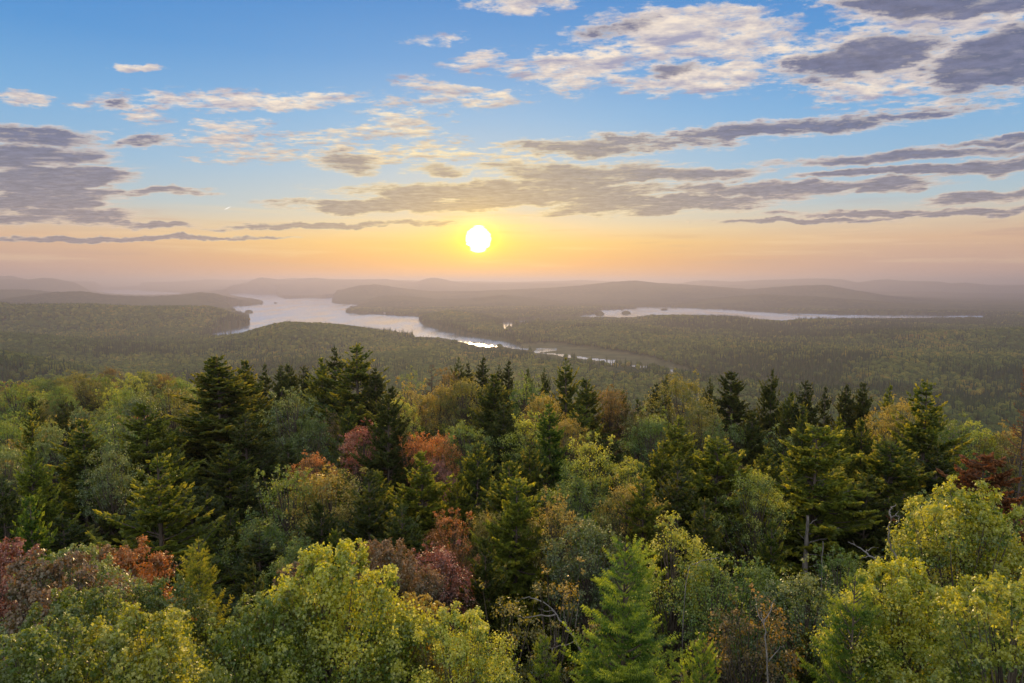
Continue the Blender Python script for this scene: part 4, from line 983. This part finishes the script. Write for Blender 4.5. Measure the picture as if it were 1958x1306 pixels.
# far hardwood ridge at left
tries = 0
while sum(1 for f in fills if f[8]) < 112 and tries < 2600:
    tries += 1
    px = rf.uniform(-40, 470); d = rf.uniform(56, 175) if rf.random() < .7 else rf.uniform(120, 182)
    k = rf.random()
    mt = rf.choices(['olive', 'green', 'yellow', 'rust', 'yellowgreen', 'orange', 'silver'], [6, 7, 2.5, 1.2, 5, .5, 1.5])[0]
    if k < .13: try_fill(px, d, 's', 'spruce_dark', rf.uniform(2.6, 3.6), True)
    else: try_fill(px, d, 'h', mt, rf.uniform(3.6, 6.2), True)
n_band = len(fills); tries = 0
while len(fills) - n_band < 84 and tries < 4000:
    tries += 1
    px = rf.uniform(-60, 2020) if len(fills) - n_band < 60 else rf.choice([rf.uniform(-420, -40), rf.uniform(1990, 2500)]); d = rf.choice([rf.uniform(22, 50), rf.uniform(45, 74)])
    if rf.random() < .78: try_fill(px, d, 's', rf.choice(['spruce_dark', 'spruce', 'spruce_dark']), rf.uniform(3.2, 4.6), False)
    else: try_fill(px, d, 'h', rf.choice(['olive', 'green', 'silver', 'rust', 'yellow', 'olive']), rf.uniform(3.6, 5.4), False)
COLW = {'spruce': 'green', 'spruce_dark': 'dark', 'olive': 'olive', 'green': 'green', 'yellow': 'golden', 'rust': 'rusty brown', 'yellowgreen': 'lime-yellow', 'orange': 'orange', 'silver': 'grey-green'}
band = sorted([f for f in fills if f[8]], key=lambda f: f[1]); other = [f for f in fills if not f[8]]
used = {}
def uniq(lab):
    used[lab] = used.get(lab, 0) + 1
    return lab
ORD = ['', 'second ', 'third ', 'fourth ', 'fifth ', 'sixth ', 'seventh ', 'eighth ', 'ninth ', 'tenth ', 'eleventh ', 'twelfth ', 'thirteenth ', 'fourteenth ', 'fifteenth ', 'sixteenth ', 'seventeenth ', 'eighteenth ', 'nineteenth ', 'twentieth ']
rows = {}
for f in band:
    row = 'back row' if f[3] > 140 else 'middle rows' if f[3] > 95 else 'front rows'
    rows.setdefault((COLW[f[5]], 'spruce' if f[4] == 's' else 'broadleaf crown', row), []).append(f)
for (cw, kw_, row), lst in rows.items():
    for i, f in enumerate(sorted(lst, key=lambda f: f[0])):
        place_tree(f[4], f[0], f[1], f[2], f[3], f[5], f"{ORD[i] if i else 'leftmost '}{cw} {kw_} {'from left ' if i else ''}in the {row} of the distant left ridge")
px_out = lambda f: f[0] < -40 or f[0] > 1998
short = [(h[1], h[2], h[6]) for h in HEROES if len(h[6].split()) <= 9]
for f in other:
    kw_ = 'spruce' if f[4] == 's' else 'broadleaf tree'
    cands = sorted(short, key=lambda s: math.hypot(s[0] - f[0], s[1] - f[1]))
    for s in cands[:6]:
        rel = ('behind and ' if s[1] > f[1] + 15 else 'below and ' if s[1] < f[1] - 15 else '') + ('left of' if f[0] < s[0] else 'right of')
        lab = f"{COLW[f[5]]} {kw_} {rel} the {s[2]}"
        if px_out(f): lab = f"{COLW[f[5]]} {kw_} beyond the {'left' if f[0] < 0 else 'right'} border of the view, {int(f[3])} metres from the lookout"
        if lab not in used and len(re.findall(r'\w+', lab)) <= 16: break
    used[lab] = 1
    place_tree(f[4], f[0], f[1], f[2], f[3], f[5], lab)
print('trees', len(HEROES), len(band), len(other))

# ------------------------------------------------------------ bare snags
def world_at(px, py, d):
    rx, ry, rz = (float(q) for q in ray(px, py)); hh = math.hypot(rx, ry)
    return np.array([rx / hh * d, ry / hh * d, CAMZ + rz / hh * d])
def snag(name, d, lines, label, base_px, r0=.055, cat='dead tree', wood=None):
    root_p = world_at(*base_px, d); zg = NEAR_GROUND(root_p[0], root_p[1]) - .2
    root = bpy.data.objects.new(name, None); COL.objects.link(root); root.location = (root_p[0], root_p[1], zg)
    tag(root, label, cat, 'bare snags of the summit forest')
    g = np.random.default_rng(int(base_px[0]))
    for li, (pts, dep, rr_) in enumerate(lines):
        P = np.array([world_at(px, py, d + dep * i / max(1, len(pts) - 1)) for i, (px, py) in enumerate(pts)]) - np.array(root.location)
        if li == 0: P = np.vstack([[0, 0, 0], [P[0][0] * .5, P[0][1] * .5, P[0][2] * .5], P])
        t = np.linspace(0, len(P) - 1, len(P) * 3); P = np.stack([np.interp(t, np.arange(len(P)), P[:, k]) for k in range(3)], 1)
        Q = P.copy(); Q[1:-1] = (P[:-2] + P[1:-1] + P[2:]) / 3; Q = Q + g.normal(0, .012, Q.shape) * (np.arange(len(Q)) > 0)[:, None]
        v, f = tubes([(Q, np.linspace(rr_, rr_ * .3, len(Q)) * (.62 if d < 20 else .9))], 6)
        link('trunk' if li == 0 else 'branch', mesh_np(name + '_limb', v, f, [wood or mat_snag], True), root)
    return root
snag('bare_snag', 15.5, [([(1720, 1085), (1712, 1060), (1700, 1040), (1699, 1010), (1705, 990)], 0, .045), ([(1705, 992), (1700, 980), (1702, 972), (1713, 965)], .4, .03), ([(1705, 990), (1716, 984), (1720, 992), (1712, 1001)], -.3, .025), ([(1712, 985), (1718, 978)], .2, .015)], 'curled bare white snag standing left of the big yellow-green maple', (1722, 1120), .05)
snag('bare_snag', 16, [([(1775, 1060), (1762, 1040), (1756, 1015), (1757, 998), (1746, 975)], 0, .04), ([(1757, 1000), (1763, 985)], .3, .018), ([(1757, 1012), (1742, 1022), (1734, 1014)], .4, .016)], 'short forked snag poking up behind the big yellow-green maple', (1780, 1100), .045)
snag('bare_snag', 15, [([(1685, 1075), (1660, 1060), (1640, 1046), (1622, 1036)], .6, .04), ([(1655, 1057), (1665, 1048), (1680, 1046)], .4, .016), ([(1640, 1046), (1630, 1034)], -.3, .014), ([(1668, 1066), (1645, 1066)], -.3, .016), ([(1670, 1068), (1690, 1062), (1700, 1078)], .4, .014)], 'leaning bare branch left of the curled white snag', (1700, 1110), .05)
snag('bare_snag', 13, [([(1125, 1275), (1105, 1230), (1085, 1200), (1060, 1170), (1040, 1150)], .5, .05), ([(1062, 1175), (1030, 1178), (1010, 1182), (990, 1178)], .5, .025), ([(1035, 1150), (1010, 1140), (985, 1150)], .3, .018), ([(1085, 1200), (1075, 1160), (1085, 1135)], -.5, .02), ([(1100, 1225), (1060, 1240), (1040, 1235)], .4, .018), ([(1060, 1170), (1030, 1165)], .3, .014), ([(1040, 1290), (1060, 1240), (1062, 1210)], .2, .025), ([(1100, 1200), (1105, 1170), (1110, 1130)], -.3, .018)], 'crooked grey dead branches left of the vivid green near spruce', (1140, 1300), .06)
snag('bare_snag', 12.5, [([(240, 1240), (225, 1215), (212, 1195), (206, 1185)], 0, .028), ([(235, 1232), (240, 1205), (241, 1190)], .3, .02), ([(255, 1215), (256, 1190), (262, 1178)], .2, .018), ([(228, 1220), (214, 1222)], .2, .01)], 'cluster of thin bare twigs between the bottom left maples', (245, 1275), .04)
snag('bare_snag', 13, [([(1470, 1290), (1465, 1240), (1462, 1200), (1455, 1170)], .3, .04), ([(1460, 1190), (1475, 1165), (1482, 1140)], .3, .018), ([(1462, 1200), (1448, 1170), (1445, 1150)], .2, .014), ([(1470, 1265), (1490, 1240), (1500, 1232)], .3, .016)], 'upright bare sapling in the brownish open crown', (1472, 1300), .05)
snag('bare_snag', 27, [([(1538, 1092), (1540, 1060), (1543, 1020), (1545, 985)], 0, .17), ([(1542, 1040), (1565, 1032), (1590, 1028)], .5, .03), ([(1541, 1060), (1570, 1062), (1600, 1058)], .3, .028), ([(1543, 1022), (1575, 1012), (1605, 1010)], .6, .03), ([(1540, 1070), (1515, 1058), (1500, 1050)], .4, .022), ([(1542, 1035), (1525, 1018)], .4, .02), ([(1544, 1005), (1562, 992)], .5, .018), ([(1539, 1085), (1565, 1078)], .4, .018)], 'bare grey lower trunk with whorls of dead twigs under the very broad spruce', (1536, 1120), .12)
snag('bare_snag', 24, [([(1572, 1100), (1572, 1070), (1573, 1035)], 0, .05)], 'plain broken stub pole right of the bare grey trunk', (1572, 1120), .05)
snag('bare_snag', 16, [([(1310, 1085), (1330, 1078), (1352, 1070), (1362, 1072)], .5, .022), ([(1352, 1070), (1372, 1066), (1385, 1075)], .3, .014), ([(1330, 1078), (1345, 1086)], .2, .012)], 'arched bare twig above the green crown with spires', (1300, 1120), .04)

# white cottage on the far lake shore
def cottage(px, py):
    p = world_at(px, py, 1.0) - np.array([0, 0, CAMZ]); t = (CAMZ - 3) / -p[2]; x, y = p[0] * t, p[1] * t
    z = 1.2
    root = bpy.data.objects.new('lakeside_cottage', None); COL.objects.link(root); root.location = (x, y - 10, z); root.scale = (1.5, 1.5, 1.5)
    tag(root, 'tiny white cottage on the far lake shore below the wooded headland', 'house')
    mw, T, mo = new_mat('white_siding'); T.l.new(T.add('ShaderNodeBsdfDiffuse', {'Color': (.75, .76, .8, 1)}), mo.inputs[0])
    mr_, T, mo = new_mat('grey_roofing'); T.l.new(T.add('ShaderNodeBsdfDiffuse', {'Color': (.3, .3, .33, 1)}), mo.inputs[0])
    mg, T, mo = new_mat('dark_glass'); T.l.new(T.add('ShaderNodeBsdfGlossy', {'Color': (.1, .12, .15, 1), 'Roughness': .1}), mo.inputs[0])
    bx = lambda x0, x1, y0, y1, z0, z1: (np.array([[a, b, c] for c in (z0, z1) for a, b in ((x0, y0), (x1, y0), (x1, y1), (x0, y1))]), np.array([[3, 2, 1, 0], [4, 5, 6, 7], [0, 1, 5, 4], [1, 2, 6, 5], [2, 3, 7, 6], [3, 0, 4, 7]]))
    link('wall', mesh_np('wall', *bx(-7, 7, -4, 4, -1, 4.4), [mw]), root)
    rv = np.array([[-7.6, -4.7, 4.3], [7.6, -4.7, 4.3], [7.6, 4.7, 4.3], [-7.6, 4.7, 4.3], [-7.6, 0, 7.2], [7.6, 0, 7.2]])
    link('roof', mesh_np('roof', rv, np.array([[0, 1, 5, 4], [2, 3, 4, 5], [3, 2, 1, 0], [0, 4, 4, 3], [1, 2, 5, 5]])[:3], [mr_]), root)
    for wx in (-4.5, 0, 4.5): link('window', mesh_np('window', *bx(wx - .8, wx + .8, -4.06, -3.96, 1.2, 2.8), [mg]), root)
cottage(735, 600)
